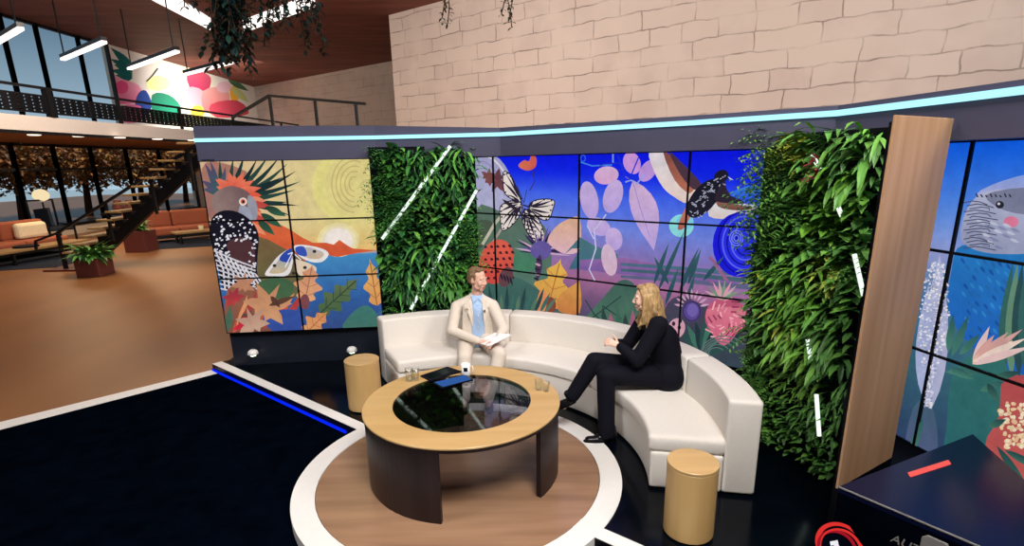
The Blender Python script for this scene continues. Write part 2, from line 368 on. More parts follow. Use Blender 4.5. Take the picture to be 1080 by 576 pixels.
# ================================================================== SCREENS
class Art:
    """flat picture on one run of upright panels, traced in the plane of the wall"""
    def __init__(s, a, u, z0, n): s.a = a; s.u = u; s.z0 = z0; s.tris = []; s.k = 0; s.nrm = n
    def st(s, p):
        w = onpl(p[0], p[1], s.a, s.a + s.u); return ((w - Vector((s.a.x, s.a.y, w.z))).dot(s.u), w.z - s.z0)
    def raw(s, pts, cols):
        pts = [Vector((x, y, 0)) for x, y in pts]
        for t in tessellate_polygon([pts]): s.tris.append((s.k, [(pts[i].x, pts[i].y, cols[i]) for i in t]))
        s.k += 1
    def poly(s, px, c, c2=None, sm=True, axis=None):
        pts = [s.st(p) for p in px]
        if sm: pts = smooth(pts, 3)
        if c2:
            ax = axis or (0, 1); vals = [p[0] * ax[0] + p[1] * ax[1] for p in pts]; lo, hi = min(vals), max(vals)
            cols = [mixc(c, c2, (v - lo) / (hi - lo + 1e-9)) for v in vals]
        else: cols = [c] * len(pts)
        s.raw(pts, cols)
    def ell(s, cx, cy, rx, ry, c, rot=0, c2=None, n=22, axis=None):
        a = R(rot); s.poly([(cx + rx * math.cos(t) * math.cos(a) - ry * math.sin(t) * math.sin(a), cy + rx * math.cos(t) * math.sin(a) + ry * math.sin(t) * math.cos(a)) for t in [2 * PI * i / n for i in range(n)]], c, c2, False, axis)
    def leaf(s, x0, y0, x1, y1, w, c, c2=None, bend=0, vein=None):
        dx, dy = x1 - x0, y1 - y0; L = math.hypot(dx, dy); nx, ny = -dy / L, dx / L; up = []; dn = []
        for i in range(9):
            t = i / 8; b = bend * math.sin(PI * t) ; h = w * math.sin(PI * t ** .8)
            up.append((x0 + dx * t + nx * (b + h), y0 + dy * t + ny * (b + h))); dn.append((x0 + dx * t + nx * (b - h), y0 + dy * t + ny * (b - h)))
        s.poly(up + dn[::-1][1:-1], c, c2, False, None)
        if vein: s.line([(x0 + dx * t + nx * bend * math.sin(PI * t), y0 + dy * t + ny * bend * math.sin(PI * t)) for t in (0, .25, .5, .75, .95)], .5, vein)
    def line(s, px, w, c):
        up = []; dn = []
        for i, p in enumerate(px):
            a = px[max(i - 1, 0)]; b = px[min(i + 1, len(px) - 1)]; dx, dy = b[0] - a[0], b[1] - a[1]; L = math.hypot(dx, dy) + 1e-9
            up.append((p[0] - dy / L * w, p[1] + dx / L * w)); dn.append((p[0] + dy / L * w, p[1] - dx / L * w))
        s.poly(up + dn[::-1], c, None, False)
    def ring(s, cx, cy, rx, ry, w, c, a0=0, a1=360, n=30):
        s.line([(cx + rx * math.cos(R(a0 + (a1 - a0) * i / n)), cy + ry * math.sin(R(a0 + (a1 - a0) * i / n))) for i in range(n + 1)], w, c)
    def spiky(s, cx, cy, r0, r1, n, c, c2=None, sx=1, sy=1, ph=0):
        s.poly([(cx + (r1 if i % 2 else r0) * sx * math.cos(ph + PI * i / n), cy + (r1 if i % 2 else r0) * sy * math.sin(ph + PI * i / n)) for i in range(2 * n)], c, c2, False)
    def lobed(s, x0, y0, x1, y1, w, c, c2=None, lobes=4, vein=None):
        """oak-like leaf from stalk to tip"""
        dx, dy = x1 - x0, y1 - y0; L = math.hypot(dx, dy); nx, ny = -dy / L, dx / L; up = []; dn = []; n = lobes * 6
        for i in range(n + 1):
            t = i / n; h = w * math.sin(PI * min(1, t ** .7 + .02)) * (.78 + .3 * math.sin(t * lobes * 2 * PI))
            up.append((x0 + dx * t + nx * h, y0 + dy * t + ny * h)); dn.append((x0 + dx * t - nx * h, y0 + dy * t - ny * h))
        s.poly(up + dn[::-1], c, c2, False)
        if vein:
            s.line([(x0, y0), (x0 + dx * .9, y0 + dy * .9)], .6, vein)
            for k in range(lobes):
                t = .15 + .7 * k / lobes
                for g in (-1, 1): s.line([(x0 + dx * t, y0 + dy * t), (x0 + dx * (t + .13) + nx * g * w * .6, y0 + dy * (t + .13) + ny * g * w * .6)], .35, vein)
    def maple(s, cx, cy, r, rot, c, c2=None):
        prof = [(0, 1), (14, .5), (28, .62), (48, .95), (62, .45), (80, .6), (100, .8), (118, .35), (150, .4), (180, .12)]
        pts = [(a, k) for a, k in prof] + [(360 - a, k) for a, k in prof[::-1][1:-1]]
        s.poly([(cx + r * k * math.sin(R(a + rot)), cy - r * k * math.cos(R(a + rot))) for a, k in pts], c, c2, False)
    def grid(s, s0, s1, z0, z1, fn, nx=14, nz=22):
        for i in range(nx):
            for j in range(nz):
                xs = [s0 + (s1 - s0) * (i + k) / nx for k in (0, 1)]; zs = [z0 + (z1 - z0) * (j + k) / nz for k in (0, 1)]
                v = [(x, z, fn((x - s0) / (s1 - s0), (z - z0) / (z1 - z0))) for x, z in ((xs[0], zs[0]), (xs[1], zs[0]), (xs[1], zs[1]), (xs[0], zs[1]))]
                s.tris.append((s.k, [v[0], v[1], v[2]])); s.tris.append((s.k, [v[0], v[2], v[3]]))
        s.k += 1
    def panel(s, s0, s1, z0, z1, parent, name='picture', lift=.004, step=.00025, m='screen_image', inset=.006):
        bm = bmesh.new(); cl = bm.loops.layers.float_color.new('Col'); n = s.nrm
        s0 += inset; s1 -= inset; z0 += inset; z1 -= inset
        for k, t in s.tris:
            pl = t
            for ax, sg, lim in ((0, 1, s0), (0, -1, s1), (1, 1, z0), (1, -1, z1)):
                out = []
                for i in range(len(pl)):
                    p, q = pl[i], pl[(i + 1) % len(pl)]; dp, dq = sg * (p[ax] - lim), sg * (q[ax] - lim)
                    if dp >= 0: out.append(p)
                    if dp * dq < 0: w = dp / (dp - dq); out.append((p[0] + (q[0] - p[0]) * w, p[1] + (q[1] - p[1]) * w, mixc(p[2], q[2], w)))
                pl = out
                if len(pl) < 3: break
            if len(pl) < 3: continue
            off = n * (lift + k * min(step, .016 / (s.k + 1)))
            try: f = bm.faces.new([bm.verts.new(Vector((s.a.x, s.a.y, s.z0)) + s.u * p[0] + Vector((0, 0, p[1])) + off) for p in pl])
            except ValueError: continue
            for lp, p in zip(f.loops, pl): lp[cl] = rgba(mixc(p[2], (120, 118, 136), .09))  # grey veil of haze mixed into each picture colour
            f.normal_update()
            if f.normal.dot(n) < 0: f.normal_flip()
        return obj(name, bm, m, parent, rec=False)
def mixc(a, b, t): t = max(0, min(1, t)); return tuple(x + (y - x) * t for x, y in zip(a, b))
def smooth(pts, k):
    out = []; n = len(pts)
    for i in range(n):
        p0, p1, p2, p3 = pts[i - 1], pts[i], pts[(i + 1) % n], pts[(i + 2) % n]
        for j in range(k):
            t = j / k
            out.append(tuple(.5 * (2 * p1[c] + (p2[c] - p0[c]) * t + (2 * p0[c] - 5 * p1[c] + 4 * p2[c] - p3[c]) * t * t + (3 * p1[c] - p0[c] - 3 * p2[c] + p3[c]) * t ** 3) for c in (0, 1)))
    return out
def ramp(stops):
    def fn(t):
        for (t0, c0_), (t1, c1_) in zip(stops, stops[1:]):
            if t <= t1: return mixc(c0_, c1_, (t - t0) / (t1 - t0 + 1e-9))
        return stops[-1][1]
    return fn
Z0, PH, PW = .446, .685, 1.215
def video_wall(art, cuts, label):
    """display panels at the run positions cuts, three rows, each with its bezel and picture"""
    base = Vector((art.a.x, art.a.y, Z0)) + art.u * (cuts[0] + cuts[-1]) / 2
    t = thing('video_wall', label, 'screen', base)
    bk = -art.nrm
    for a_, b_ in zip(cuts, cuts[1:]):
        for r_ in range(3):
            bm = NB(); A = art.a + art.u * (a_ + .001); B = art.a + art.u * (b_ - .001); z = Z0 + r_ * PH; D = bk * .045; g = .009
            prism(bm, [A, B, B + D, A + D], z + .001, z + PH - .001)                       # housing
            F_ = art.nrm * .009
            for (p, q, za, zb) in ((A, B, z + .001, z + g), (A, B, z + PH - g, z + PH - .001), (A, A + art.u * g, z + g, z + PH - g), (B - art.u * g, B, z + g, z + PH - g)):
                prism(bm, [p + F_ * 2.2, q + F_ * 2.2, q, p], za, zb)
            pn = obj('display_panel', bm, 'bezel', t)
            art.panel(a_, b_, r_ * PH, (r_ + 1) * PH, pn, inset=.009)
    return t

# ---------------- left picture: parrot, butterfly, sunset, autumn leaves
uL = (WL[2] - WL[0]).normalized(); L = Art(WL[0], uL, Z0, Vector((uL.y, -uL.x, 0)))
topL = ramp([(0, (216, 176, 140)), (.3, (228, 204, 146)), (.6, (230, 216, 138)), (1, (230, 218, 136))])
def bgL(x, y):
    if y < .46: return ramp([(0, (48, 72, 130)), (.2, (44, 92, 160)), (.46, (64, 142, 196))])(y)
    return mixc((238, 190, 110), topL(x), (y - .46) / .2)
L.grid(-.05, 2.75, 0, 2.055, bgL, 18, 44)
L.ell(366, 196, 37, 38, (236, 224, 134)); L.ell(370, 195, 27, 33, (230, 216, 136))
for i in range(5): L.ring(374, 194, 24 - i * 4.6, 30 - i * 5.6, .7, (206, 186, 112), 90, 290)
L.ell(357, 253, 22, 18, (238, 224, 158)); L.ell(357, 254, 19, 16, (244, 230, 182)); L.ell(357, 254, 15, 13.5, (250, 238, 226))
L.poly([(398, 264), (384, 263), (372, 262), (365, 258), (358, 253), (352, 258), (344, 256), (330, 256), (318, 250), (306, 242), (290, 234), (276, 232), (262, 250), (270, 275), (300, 284), (340, 268), (356, 271), (376, 267)], (214, 78, 44), (226, 104, 56), False)
L.poly([(255, 255), (275, 250), (300, 262), (318, 272), (330, 290), (322, 310), (270, 320), (248, 300)], (92, 96, 60), (120, 92, 56))
L.poly([(213, 178), (235, 172), (268, 190), (262, 240), (222, 232)], (150, 104, 96), (176, 120, 100))
for i, (x, y, b_) in enumerate([(296, 164, 6), (304, 172, 6), (313, 180, 5), (318, 191, 4), (312, 200, 3), (316, 217, 0), (306, 213, 2), (284, 163, 5), (272, 166, 4), (258, 162, 3), (246, 166, 2), (300, 186, 2), (308, 228, -3), (232, 168, -1)]):
    L.leaf(236, 212 - (i % 4), x, y, 2.6, [(26, 52, 48), (36, 66, 54), (20, 40, 42)][i % 3], bend=b_)
for x, y in ((216, 172), (222, 170), (212, 190), (214, 200), (238, 176)): L.leaf(228, 205, x, y, 3, (44, 92, 86), (88, 70, 110), bend=2)
for i in range(9): a = R(-160 + i * 18); L.leaf(247, 203, 247 + math.cos(a) * (20 + (i % 3) * 5), 203 + math.sin(a) * (18 + i % 2 * 5), 4.2, (226, 84, 62), (236, 120, 86))
for i in range(8): L.leaf(262, 206 + i * 4, 276 + (i % 3) * 5, 206 + i * 6, 3.6, [(228, 88, 58), (240, 140, 100), (196, 70, 60)][i % 3])
for x0, y0, x1, y1 in ((275, 225, 298, 240), (272, 232, 290, 248), (280, 218, 302, 228)): L.leaf(x0, y0, x1, y1, 4, (46, 96, 66), (30, 60, 44))
L.poly([(226, 222), (224, 208), (232, 200), (244, 196), (258, 200), (266, 208), (268, 222), (270, 232), (262, 228), (250, 224), (236, 226)], (150, 124, 116), (112, 84, 84), axis=(1, .3))
L.poly([(262, 206), (270, 212), (272, 226), (268, 234), (262, 222)], (150, 150, 162)); L.poly([(254, 216), (264, 222), (266, 234), (252, 232)], (156, 160, 176))
L.ell(256.6, 212.6, 4.2, 4.2, (240, 232, 220)); L.ell(256.6, 212.6, 2.8, 2.9, (226, 120, 90)); L.ell(256.8, 212.8, 1.5, 1.6, (14, 14, 18))
body = [(224, 230), (236, 222), (252, 224), (266, 234), (273, 248), (272, 268), (270, 290), (262, 306), (240, 296), (228, 276), (222, 250)]
L.poly(body, (22, 20, 34), (16, 14, 24)); L.poly([(240, 256), (256, 250), (268, 258), (268, 280), (256, 284), (244, 272)], (76, 44, 46))
random.seed(3)
for i in range(130):
    x, y = rnd(226, 271), rnd(228, 286)
    if (x - 228) * .2 + 226 < y and not (242 < x < 262 and 254 < y < 274): L.ell(x, y, rnd(.8, 1.9), rnd(.7, 1.5), (232, 230, 236), rnd(-40, 20), n=8)
L.poly([(226, 262), (240, 278), (256, 290), (270, 280), (274, 296), (262, 312), (236, 306), (232, 290)], (18, 16, 26), sm=False)
for i in range(9): L.line([(227 + i * 5.4, 262 + i * 3.4), (226 + i * 5.6 + 10, 284 + i * 2.6), (238 + i * 4, 306)], .9, (226, 222, 226)); L.line([(226 + i * .9, 264 + i * 5), (248 + i * 1.5, 274 + i * 4.6), (270, 282 + i * 3.4)], .8, (214, 210, 218))
# butterfly
L.poly([(310, 262), (296, 268), (284, 282), (280, 290), (290, 291), (304, 290), (309, 278)], (238, 232, 228), sm=True); L.poly([(308, 265), (298, 270), (288, 282), (285, 288), (300, 287), (307, 276)], (206, 182, 140), (150, 170, 190))
L.poly([(310, 260), (320, 258), (340, 262), (347, 268), (340, 276), (328, 276), (316, 270)], (240, 236, 232)); L.poly([(314, 262), (328, 261), (342, 267), (336, 273), (322, 271)], (214, 184, 144), (190, 190, 190))
L.poly([(310, 274), (322, 276), (334, 282), (330, 290), (316, 290)], (230, 208, 178)); L.poly([(309, 262), (300, 266), (295, 274), (306, 276)], (40, 70, 170)); L.poly([(312, 261), (321, 260), (324, 270), (314, 268)], (50, 80, 180))
for x, y in ((290, 280), (332, 265), (322, 282), (328, 284), (310, 288)): L.ell(x, y, 2, 1.7, (50, 38, 34))
L.leaf(308, 252, 313, 292, 1.6, (90, 72, 66)); 
for x, y in ((301, 282), (304, 268), (318, 274)): L.line([(309, 266), (x, y)], .5, (244, 244, 250))
# autumn leaves
L.poly([(240, 306), (262, 300), (280, 312), (300, 322), (306, 338), (290, 352), (242, 354)], (120, 74, 60), (150, 92, 66))
for i in range(14): L.leaf(246 + i * 4, 352 - (i * 7) % 26, 256 + i * 5, 322 - (i * 11) % 18, 3.4, [(196, 84, 60), (222, 150, 96), (90, 66, 56), (176, 60, 56), (70, 104, 78)][i % 5], bend=2)
L.poly([(272, 300), (288, 293), (306, 296), (310, 306), (298, 320), (280, 318)], (70, 104, 66), (58, 92, 60))
L.lobed(322, 318, 330, 278, 15, (232, 168, 116), (214, 146, 108), 3, (176, 110, 80))
L.lobed(338, 330, 380, 292, 13, (66, 98, 62), (96, 112, 70), 4, (44, 66, 44)); L.lobed(398, 322, 390, 272, 11, (226, 156, 84), (230, 176, 96), 3, (170, 100, 60))
L.poly([(278, 334), (300, 326), (318, 330), (318, 350), (290, 350)], (48, 76, 156)); L.poly([(362, 342), (376, 326), (388, 322), (398, 332), (400, 346), (368, 347)], (62, 112, 96), (58, 120, 110))
L.maple(257, 302, 16, 10, (190, 130, 96)); L.maple(248, 316, 15, -30, (196, 60, 56), (150, 44, 60)); L.maple(280, 326, 31, 30, (216, 158, 112), (196, 132, 92)); L.maple(258, 340, 17, 140, (222, 44, 58), (190, 30, 50))
L.maple(268, 344, 22, -20, (206, 166, 138), (186, 140, 116)); L.lobed(322, 352, 346, 328, 12, (234, 168, 104), (216, 140, 84), 3, (190, 112, 70)); L.ell(322, 318, 5, 8, (122, 66, 70)); L.leaf(240, 350, 244, 322, 4, (70, 104, 80)); L.leaf(284, 322, 312, 312, 3, (92, 60, 44)); L.leaf(286, 312, 296, 324, 3, (84, 52, 40))
vl = video_wall(L, [0, L.st((309.5, 260))[0], L.st((309.5, 260))[0] + PW], 'video wall with a spotted parrot, butterfly and autumn leaves at sunset')

# ---------------- centre picture: butterflies, pale leaves, flying bird
C_ = Art(CA, U, Z0, Vector((U.y, -U.x, 0)))
C_.grid(-.35, 3.3, 0, 2.055, lambda x, y: ramp([(0, (44, 70, 84)), (.18, (96, 74, 110)), (.34, (166, 104, 146)), (.46, (140, 112, 176)), (.62, (110, 132, 226)), (.78, (62, 100, 240)), (.9, (8, 30, 236)), (1, (2, 14, 226))])(y + .06 * (x - .5)), 18, 40)
C_.poly([(500, 160), (522, 164), (536, 180), (544, 206), (548, 226), (540, 232), (520, 240), (500, 236)], (186, 186, 216), (160, 160, 200))
C_.ring(508, 226, 34, 62, .9, (226, 220, 226), 270, 340); C_.ring(506, 226, 28, 56, .7, (150, 140, 190), 270, 340)
C_.poly([(500, 226), (530, 224), (556, 232), (574, 238), (582, 266), (578, 300), (560, 340), (500, 350)], (74, 122, 108), (86, 110, 92))
C_.poly([(500, 300), (530, 290), (560, 300), (600, 340), (560, 352), (500, 352)], (44, 78, 80), (62, 104, 92))
C_.maple(527, 190, 16, -100, (112, 62, 66), (92, 50, 60)); C_.maple(514, 188, 12, 60, (122, 70, 66))
C_.poly([(500, 238), (508, 232), (520, 236), (512, 258), (500, 262)], (70, 84, 66)); C_.line([(509, 258), (522, 236), (534, 222)], 1.6, (196, 190, 168)); C_.line([(516, 262), (530, 240)], 1.2, (170, 160, 140))
C_.poly([(547, 174), (553, 169), (558, 170), (561, 163), (566, 167), (565, 176), (558, 180), (550, 178)], (224, 116, 76), (206, 84, 72), axis=(1, 0)); C_.line([(562, 180), (564, 192), (559, 201)], .5, (60, 40, 80))
# striped butterflies
def zebra(pts, o, n):
    C_.poly(pts, (238, 226, 216)); pp = smooth(pts, 4)
    C_.line(pp + pp[:1], .55, (36, 28, 46))
    for i in range(n):
        e = pp[int(len(pp) * (i + .5) / n)]; mx_, my_ = o[0] + (e[0] - o[0]) * .96, o[1] + (e[1] - o[1]) * .96
        C_.leaf(o[0] + (e[0] - o[0]) * .12, o[1] + (e[1] - o[1]) * .12, mx_, my_, 1.25 if i % 2 else .8, (36, 26, 46), bend=.8)
    for i in range(0, len(pp), 2): C_.ell(pp[i][0] * .93 + o[0] * .07, pp[i][1] * .93 + o[1] * .07, 1.1, 1.0, (40, 30, 50), n=8)
zebra([(531, 182), (538, 184), (545, 198), (550, 214), (540, 210), (532, 202)], (549, 212), 8); zebra([(528, 218), (538, 212), (550, 214), (549, 226), (540, 238), (530, 243), (528, 230)], (550, 214), 10)
zebra([(558, 218), (566, 211), (584, 211), (583, 222), (578, 232), (566, 229)], (556, 219), 10); zebra([(553, 222), (562, 224), (571, 236), (574, 250), (566, 256), (556, 244), (551, 232)], (555, 222), 10)
for i in range(9): C_.line([(552 + i * .6, 216 + i * 4.2), (560 + i * 1.0, 219 + i * 4.2)], .7, (36, 26, 46))
for g in ((546, 196), (556, 200)): C_.line([(553, 214), g], .35, (50, 40, 60))
C_.leaf(530, 210, 552, 226, 2, (40, 30, 44))
# pine cone
C_.ell(524, 276, 18, 24, (214, 72, 58), 18, (226, 92, 70))
for i in range(6):
    for j in range(5): C_.leaf(511 + j * 6.4 + (i % 2) * 3, 260 + i * 6.6 - j * .5, 514.5 + j * 6.4 + (i % 2) * 3, 261 + i * 6.6, 1.5, (70, 26, 34))
C_.ell(534, 292, 7, 11, (96, 60, 66), 20)
for i in range(4): C_.leaf(528 + i * 3.4, 288 + i, 531 + i * 3.4, 296 + i * 2, 1.1, (34, 28, 40))
# thistle
C_.ell(556, 272, 13, 17, (64, 128, 92), 30, (70, 120, 96))
for i in range(26):
    a = R(-178 + i * 7.4); C_.leaf(571, 266, 571 + math.cos(a) * (24 + (i * 5) % 9), 266 + math.sin(a) * (20 + (i * 7) % 11), 1.1, [(52, 38, 84), (206, 170, 196), (96, 76, 150), (40, 30, 58)][i % 4])
C_.ell(571, 264, 11, 10, (98, 84, 156)); C_.leaf(570, 268, 567, 298, 3.6, (66, 46, 80)); 
for i in range(5): C_.ell(568.5 - i * .6, 274 + i * 5, 3, 1.3, (206, 160, 180) if i % 2 else (44, 30, 50), 20, n=10)
C_.poly([(578, 254), (586, 240), (598, 232), (612, 230), (612, 262), (600, 268), (588, 264)], (230, 184, 196), (226, 176, 134))
C_.lobed(578, 326, 592, 272, 20, (226, 154, 70), (232, 186, 76), 3, (184, 108, 52)); C_.poly([(590, 312), (606, 300), (612, 298), (612, 330), (590, 328)], (206, 124, 62), (222, 160, 74)); C_.ell(581, 322, 6, 9, (132, 62, 50)); C_.poly([(566, 328), (570, 306), (578, 312), (574, 330)], (232, 140, 84))
for i in range(12): C_.leaf(520 + i * 5, 330, 516 + i * 6.5, 300 + (i * 5) % 14, 2, [(36, 66, 66), (56, 104, 94), (82, 118, 92)][i % 3])
# hills, water and the pale leaves
C_.poly([(612, 262), (604, 262), (596, 268), (612, 250), (626, 258), (640, 264), (652, 268), (652, 280), (600, 284)], (62, 106, 132), (70, 116, 120), False)
C_.poly([(612, 274), (660, 272), (720, 284), (800, 300), (800, 306), (700, 294), (612, 284)], (120, 90, 160), (150, 100, 160), False)
for y, c in ((277, (72, 106, 130)), (283, (64, 96, 112)), (290, (90, 96, 130))): C_.poly([(655, y), (720, y + 4), (806, y + 12), (806, y + 17), (720, y + 8), (655, y + 3)], c, None, False)
C_.ring(615.5, 167, 2.4, 3.4, .6, (40, 90, 230)); C_.line([(613, 171), (625, 175), (646, 174)], .7, (60, 130, 236)); C_.line([(647, 162), (647, 172)], .9, (110, 150, 236))
C_.ring(647, 176, 14, 4, .5, (30, 40, 190))
PL = (190, 164, 226); PK = (222, 168, 210)
for x, y, rx, ry, rot, c in ((640, 185, 13, 9.5, -10, PK), (622, 211, 9.5, 20, -10, PL), (647, 207, 10, 18, 16, PL), (632, 239, 13, 9, 24, PL), (648, 252, 9, 12, -10, PL), (643, 274, 8, 17, -10, (218, 182, 200))):
    C_.ell(x, y, rx, ry, c, rot, mixc(c, (214, 190, 224), .5), axis=(0, 1)); C_.ring(x, y, rx, ry, .35, (120, 100, 190)) if rot == 0 else None
for pts in ([(627, 240), (629, 262), (622, 284), (628, 296)], [(620, 238), (627, 252)], [(640, 226), (628, 242)]): C_.line(pts, .7, (206, 200, 236))
C_.leaf(668, 190, 690, 264, 14, (190, 166, 226), (214, 178, 214), -3); C_.line([(660, 186), (668, 192), (676, 220), (686, 250)], .35, (150, 130, 206)); C_.ell(667, 172, 9, 12, (206, 150, 220), -20); C_.ell(684, 180, 8, 13, (192, 150, 222), 35)
C_.line([(660, 192), (666, 190), (672, 194), (680, 184)], .8, (150, 166, 236)); C_.line([(664, 190), (674, 166)], .7, (20, 40, 220)); C_.line([(660, 186), (652, 164)], .7, (20, 40, 220))
# flying bird
C_.poly([(685, 160), (702, 160), (716, 174), (728, 190), (735, 196), (726, 214), (712, 208), (700, 198), (690, 180)], (240, 214, 200), (226, 220, 226)); C_.poly([(700, 161), (712, 168), (732, 190), (728, 204), (712, 190)], (190, 112, 84), (130, 70, 60))
C_.poly([(706, 160), (722, 174), (740, 194), (732, 200), (718, 184)], (70, 46, 60))
C_.ell(719, 238, 13, 12, (140, 226, 226)); C_.ell(723, 234, 9, 8, (120, 206, 232)); C_.poly([(720, 226), (727, 214), (732, 220), (722, 240), (715, 241)], (176, 92, 76), (206, 132, 96))
C_.poly([(752, 212), (770, 214), (796, 216), (800, 222), (790, 228), (770, 231), (748, 228)], (226, 206, 196), (216, 222, 232)); C_.poly([(756, 206), (772, 214), (794, 219), (780, 222), (758, 218)], (110, 66, 58), (180, 120, 96))
C_.ell(743, 209, 25, 12.5, (26, 24, 38), -50, (18, 18, 28)); C_.ell(761, 186, 8, 6.5, (22, 20, 34), -30); C_.poly([(764, 190), (768, 202), (786, 214), (766, 214), (754, 210)], (40, 30, 44)); C_.poly([(768, 186), (774, 190), (770, 189)], (230, 226, 220), None, False)
random.seed(9)
for i in range(60): t = rnd(0, 1); x = 731 + 28 * t + rnd(-8, 8); y = 226 - 38 * t + rnd(-6, 6); C_.line([(x, y), (x + rnd(1, 3), y + rnd(-2.4, 2))], .45, (176, 180, 200))
# blue spiral
C_.ell(780, 258, 28, 34, (20, 20, 222)); C_.ell(784, 254, 24, 29, (34, 40, 236))
for i in range(5): C_.ring(786, 256, 28 - i * 4.6, 33 - i * 5, .8, (90, 100, 250) if i % 2 else (10, 8, 160), 60, 300)
for i in range(3): C_.ring(777, 251, 7 - i * 2.2, 8 - i * 2.5, .5, (120, 140, 255))
C_.poly([(770, 206), (790, 196), (804, 200), (804, 214)], (20, 60, 236), (60, 150, 240))
# reeds and flowers
for x0, y0, x1, y1 in ((690, 300, 706, 256), (694, 308, 722, 244), (702, 322, 716, 282), (716, 310, 738, 260), (722, 330, 734, 286), (706, 300, 690, 270), (742, 296, 764, 270), (726, 300, 740, 262)): C_.leaf(x0, y0, x1, y1, 2.4, (34, 70, 84), (50, 90, 96))
C_.poly([(612, 346), (640, 310), (654, 296), (668, 298), (680, 322), (676, 352), (640, 352)], (74, 118, 92), (60, 96, 84)); 
for a_, b_ in (((612, 345), (656, 312)), ((626, 330), (640, 342)), ((636, 322), (656, 336)), ((618, 316), (628, 332))): C_.line([a_, b_], .6, (36, 60, 60))
for i in range(6): C_.leaf(640 + i * 7, 352, 636 + i * 8, 322 + (i * 7) % 12, 3, [(40, 66, 60), (160, 90, 120), (56, 100, 80)][i % 3])
C_.poly([(690, 390), (700, 330), (716, 312), (740, 320), (770, 330), (800, 340), (800, 400)], (40, 66, 70), (70, 60, 84))
for i in range(10): C_.leaf(742, 376, 716 + i * 9, 330 + abs(i - 4) * 4, 4, [(38, 74, 68), (60, 112, 92), (28, 50, 54)][i % 3])
C_.ell(730, 328, 10, 11, (86, 66, 140)); C_.ell(731, 327, 6, 7, (110, 90, 170)); C_.ring(730, 328, 9, 10, .5, (40, 30, 70))
for i in range(9): a = R(-170 + i * 20); C_.leaf(730 + math.cos(a) * 9, 324 + math.sin(a) * 9, 730 + math.cos(a) * 19, 324 + math.sin(a) * 20, 1.3, (206, 160, 190))
C_.ell(714, 346, 9, 11, (214, 160, 176), 20)
for x, y in ((711, 341), (717, 345), (712, 351), (718, 338)): C_.ell(x, y, 1.8, 2.4, (44, 30, 44))
C_.ell(766, 334, 22, 21, (196, 84, 116)); C_.poly([(746, 326), (786, 326), (778, 350), (764, 364), (752, 352)], (214, 96, 126), (226, 120, 140))
for i in range(30): a = R(i * 41); r_ = 4 + (i * 7) % 17; C_.line([(766 + math.cos(a) * r_, 336 + math.sin(a) * r_), (766 + math.cos(a + .4) * (r_ + 4), 336 + math.sin(a + .4) * (r_ + 5))], .8, [(240, 150, 166), (150, 50, 84), (250, 176, 180)][i % 3])
for i in range(8): a = R(-160 + i * 20); C_.leaf(762, 316, 762 + math.cos(a) * 20, 312 + math.sin(a) * 18, 1.6, [(196, 170, 170), (120, 150, 120), (226, 150, 170)][i % 3])
for i in range(12): C_.ell(750 + (i * 5) % 18, 272 + (i * 7) % 26, 2.2, 1.8, (150, 96, 140), n=8)
for i in range(5): C_.ring(756 + i * 2, 372, 8 + i * 4, 6 + i * 3, .6, (92, 112, 110), 150, 330)
cB = C_.st((611, 229))[0]
vc = video_wall(C_, [cB - 2 * PW + .9, cB - PW, cB, cB + PW, cB + 2 * PW], 'curving central video wall with a flying bird, pale leaves and striped butterflies on blue')
vc['label'] = 'central video wall with a flying dark bird, pale leaves and striped butterflies on blue'

# ---------------- right picture: blue bird and flowers
R_ = Art(RR, RE, Z0, Vector((-RE.y, RE.x, 0)) * -1)
R_.grid(-.95, 2.6, 0, 2.055, lambda x, y: ramp([(0, (40, 60, 96)), (.3, (46, 96, 110)), (.5, (60, 110, 150)), (.66, (150, 160, 214)), (.78, (90, 140, 228)), (1, (0, 84, 226))])(y), 10, 26)
R_.poly([(1030, 205), (1060, 190), (1100, 184), (1100, 215), (1050, 215)], (184, 176, 214), (130, 160, 230))
R_.poly([(1004, 285), (1010, 262), (1030, 258), (1070, 262), (1110, 268), (1110, 390), (1050, 384), (1012, 350), (1000, 320)], (24, 92, 190), (30, 120, 190))
R_.poly([(1014, 252), (1018, 226), (1030, 208), (1050, 200), (1080, 204), (1100, 220), (1100, 262), (1060, 268), (1030, 264)], (150, 156, 186), (176, 180, 206))
R_.poly([(1040, 206), (1080, 198), (1100, 210), (1096, 226), (1060, 222)], (120, 124, 150)); R_.ell(1055, 216, 4.5, 4, (30, 30, 44)); R_.ell(1054, 215, 1.5, 1.3, (220, 220, 230)); R_.ell(1067, 234, 8, 6, (222, 120, 150))
for i in range(16): y = 214 + i * 3.2; R_.line([(1017 + (i * 3) % 9, y), (1026 + (i * 5) % 12, y - 2), (1034 + (i * 5) % 12, y - 1), (1042 + (i * 7) % 12, y + 2)], .55, (70, 74, 100)); R_.leaf(1030 + (i * 9) % 40, 232 + (i * 5) % 28, 1040 + (i * 9) % 40, 236 + (i * 5) % 28, 1.6, [(196, 200, 220), (130, 138, 172)][i % 2])
for i in range(8): R_.line([(1030 + i * 5, 204 + (i % 3)), (1032 + i * 5, 208)], .8, (40, 42, 60))
for i in range(70): x, y = 1014 + (i * 37) % 66, 272 + (i * 23) % 90; R_.leaf(x, y, x + 5, y + 7, 1.6, [(20, 80, 160), (40, 130, 200), (30, 100, 170)][i % 3])
for i in range(4): R_.leaf(1060 + i * 8, 400, 1070 + i * 5, 274, 6, [(46, 96, 90), (96, 140, 110), (36, 72, 74)][i % 3], bend=-4)
R_.poly([(996, 470), (1004, 400), (1030, 372), (1060, 380), (1064, 420), (1050, 470), (1010, 520), (970, 500)], (32, 92, 100), (44, 108, 100)); R_.poly([(955, 480), (964, 430), (982, 424), (990, 470), (976, 500)], (80, 84, 130), (60, 92, 110))
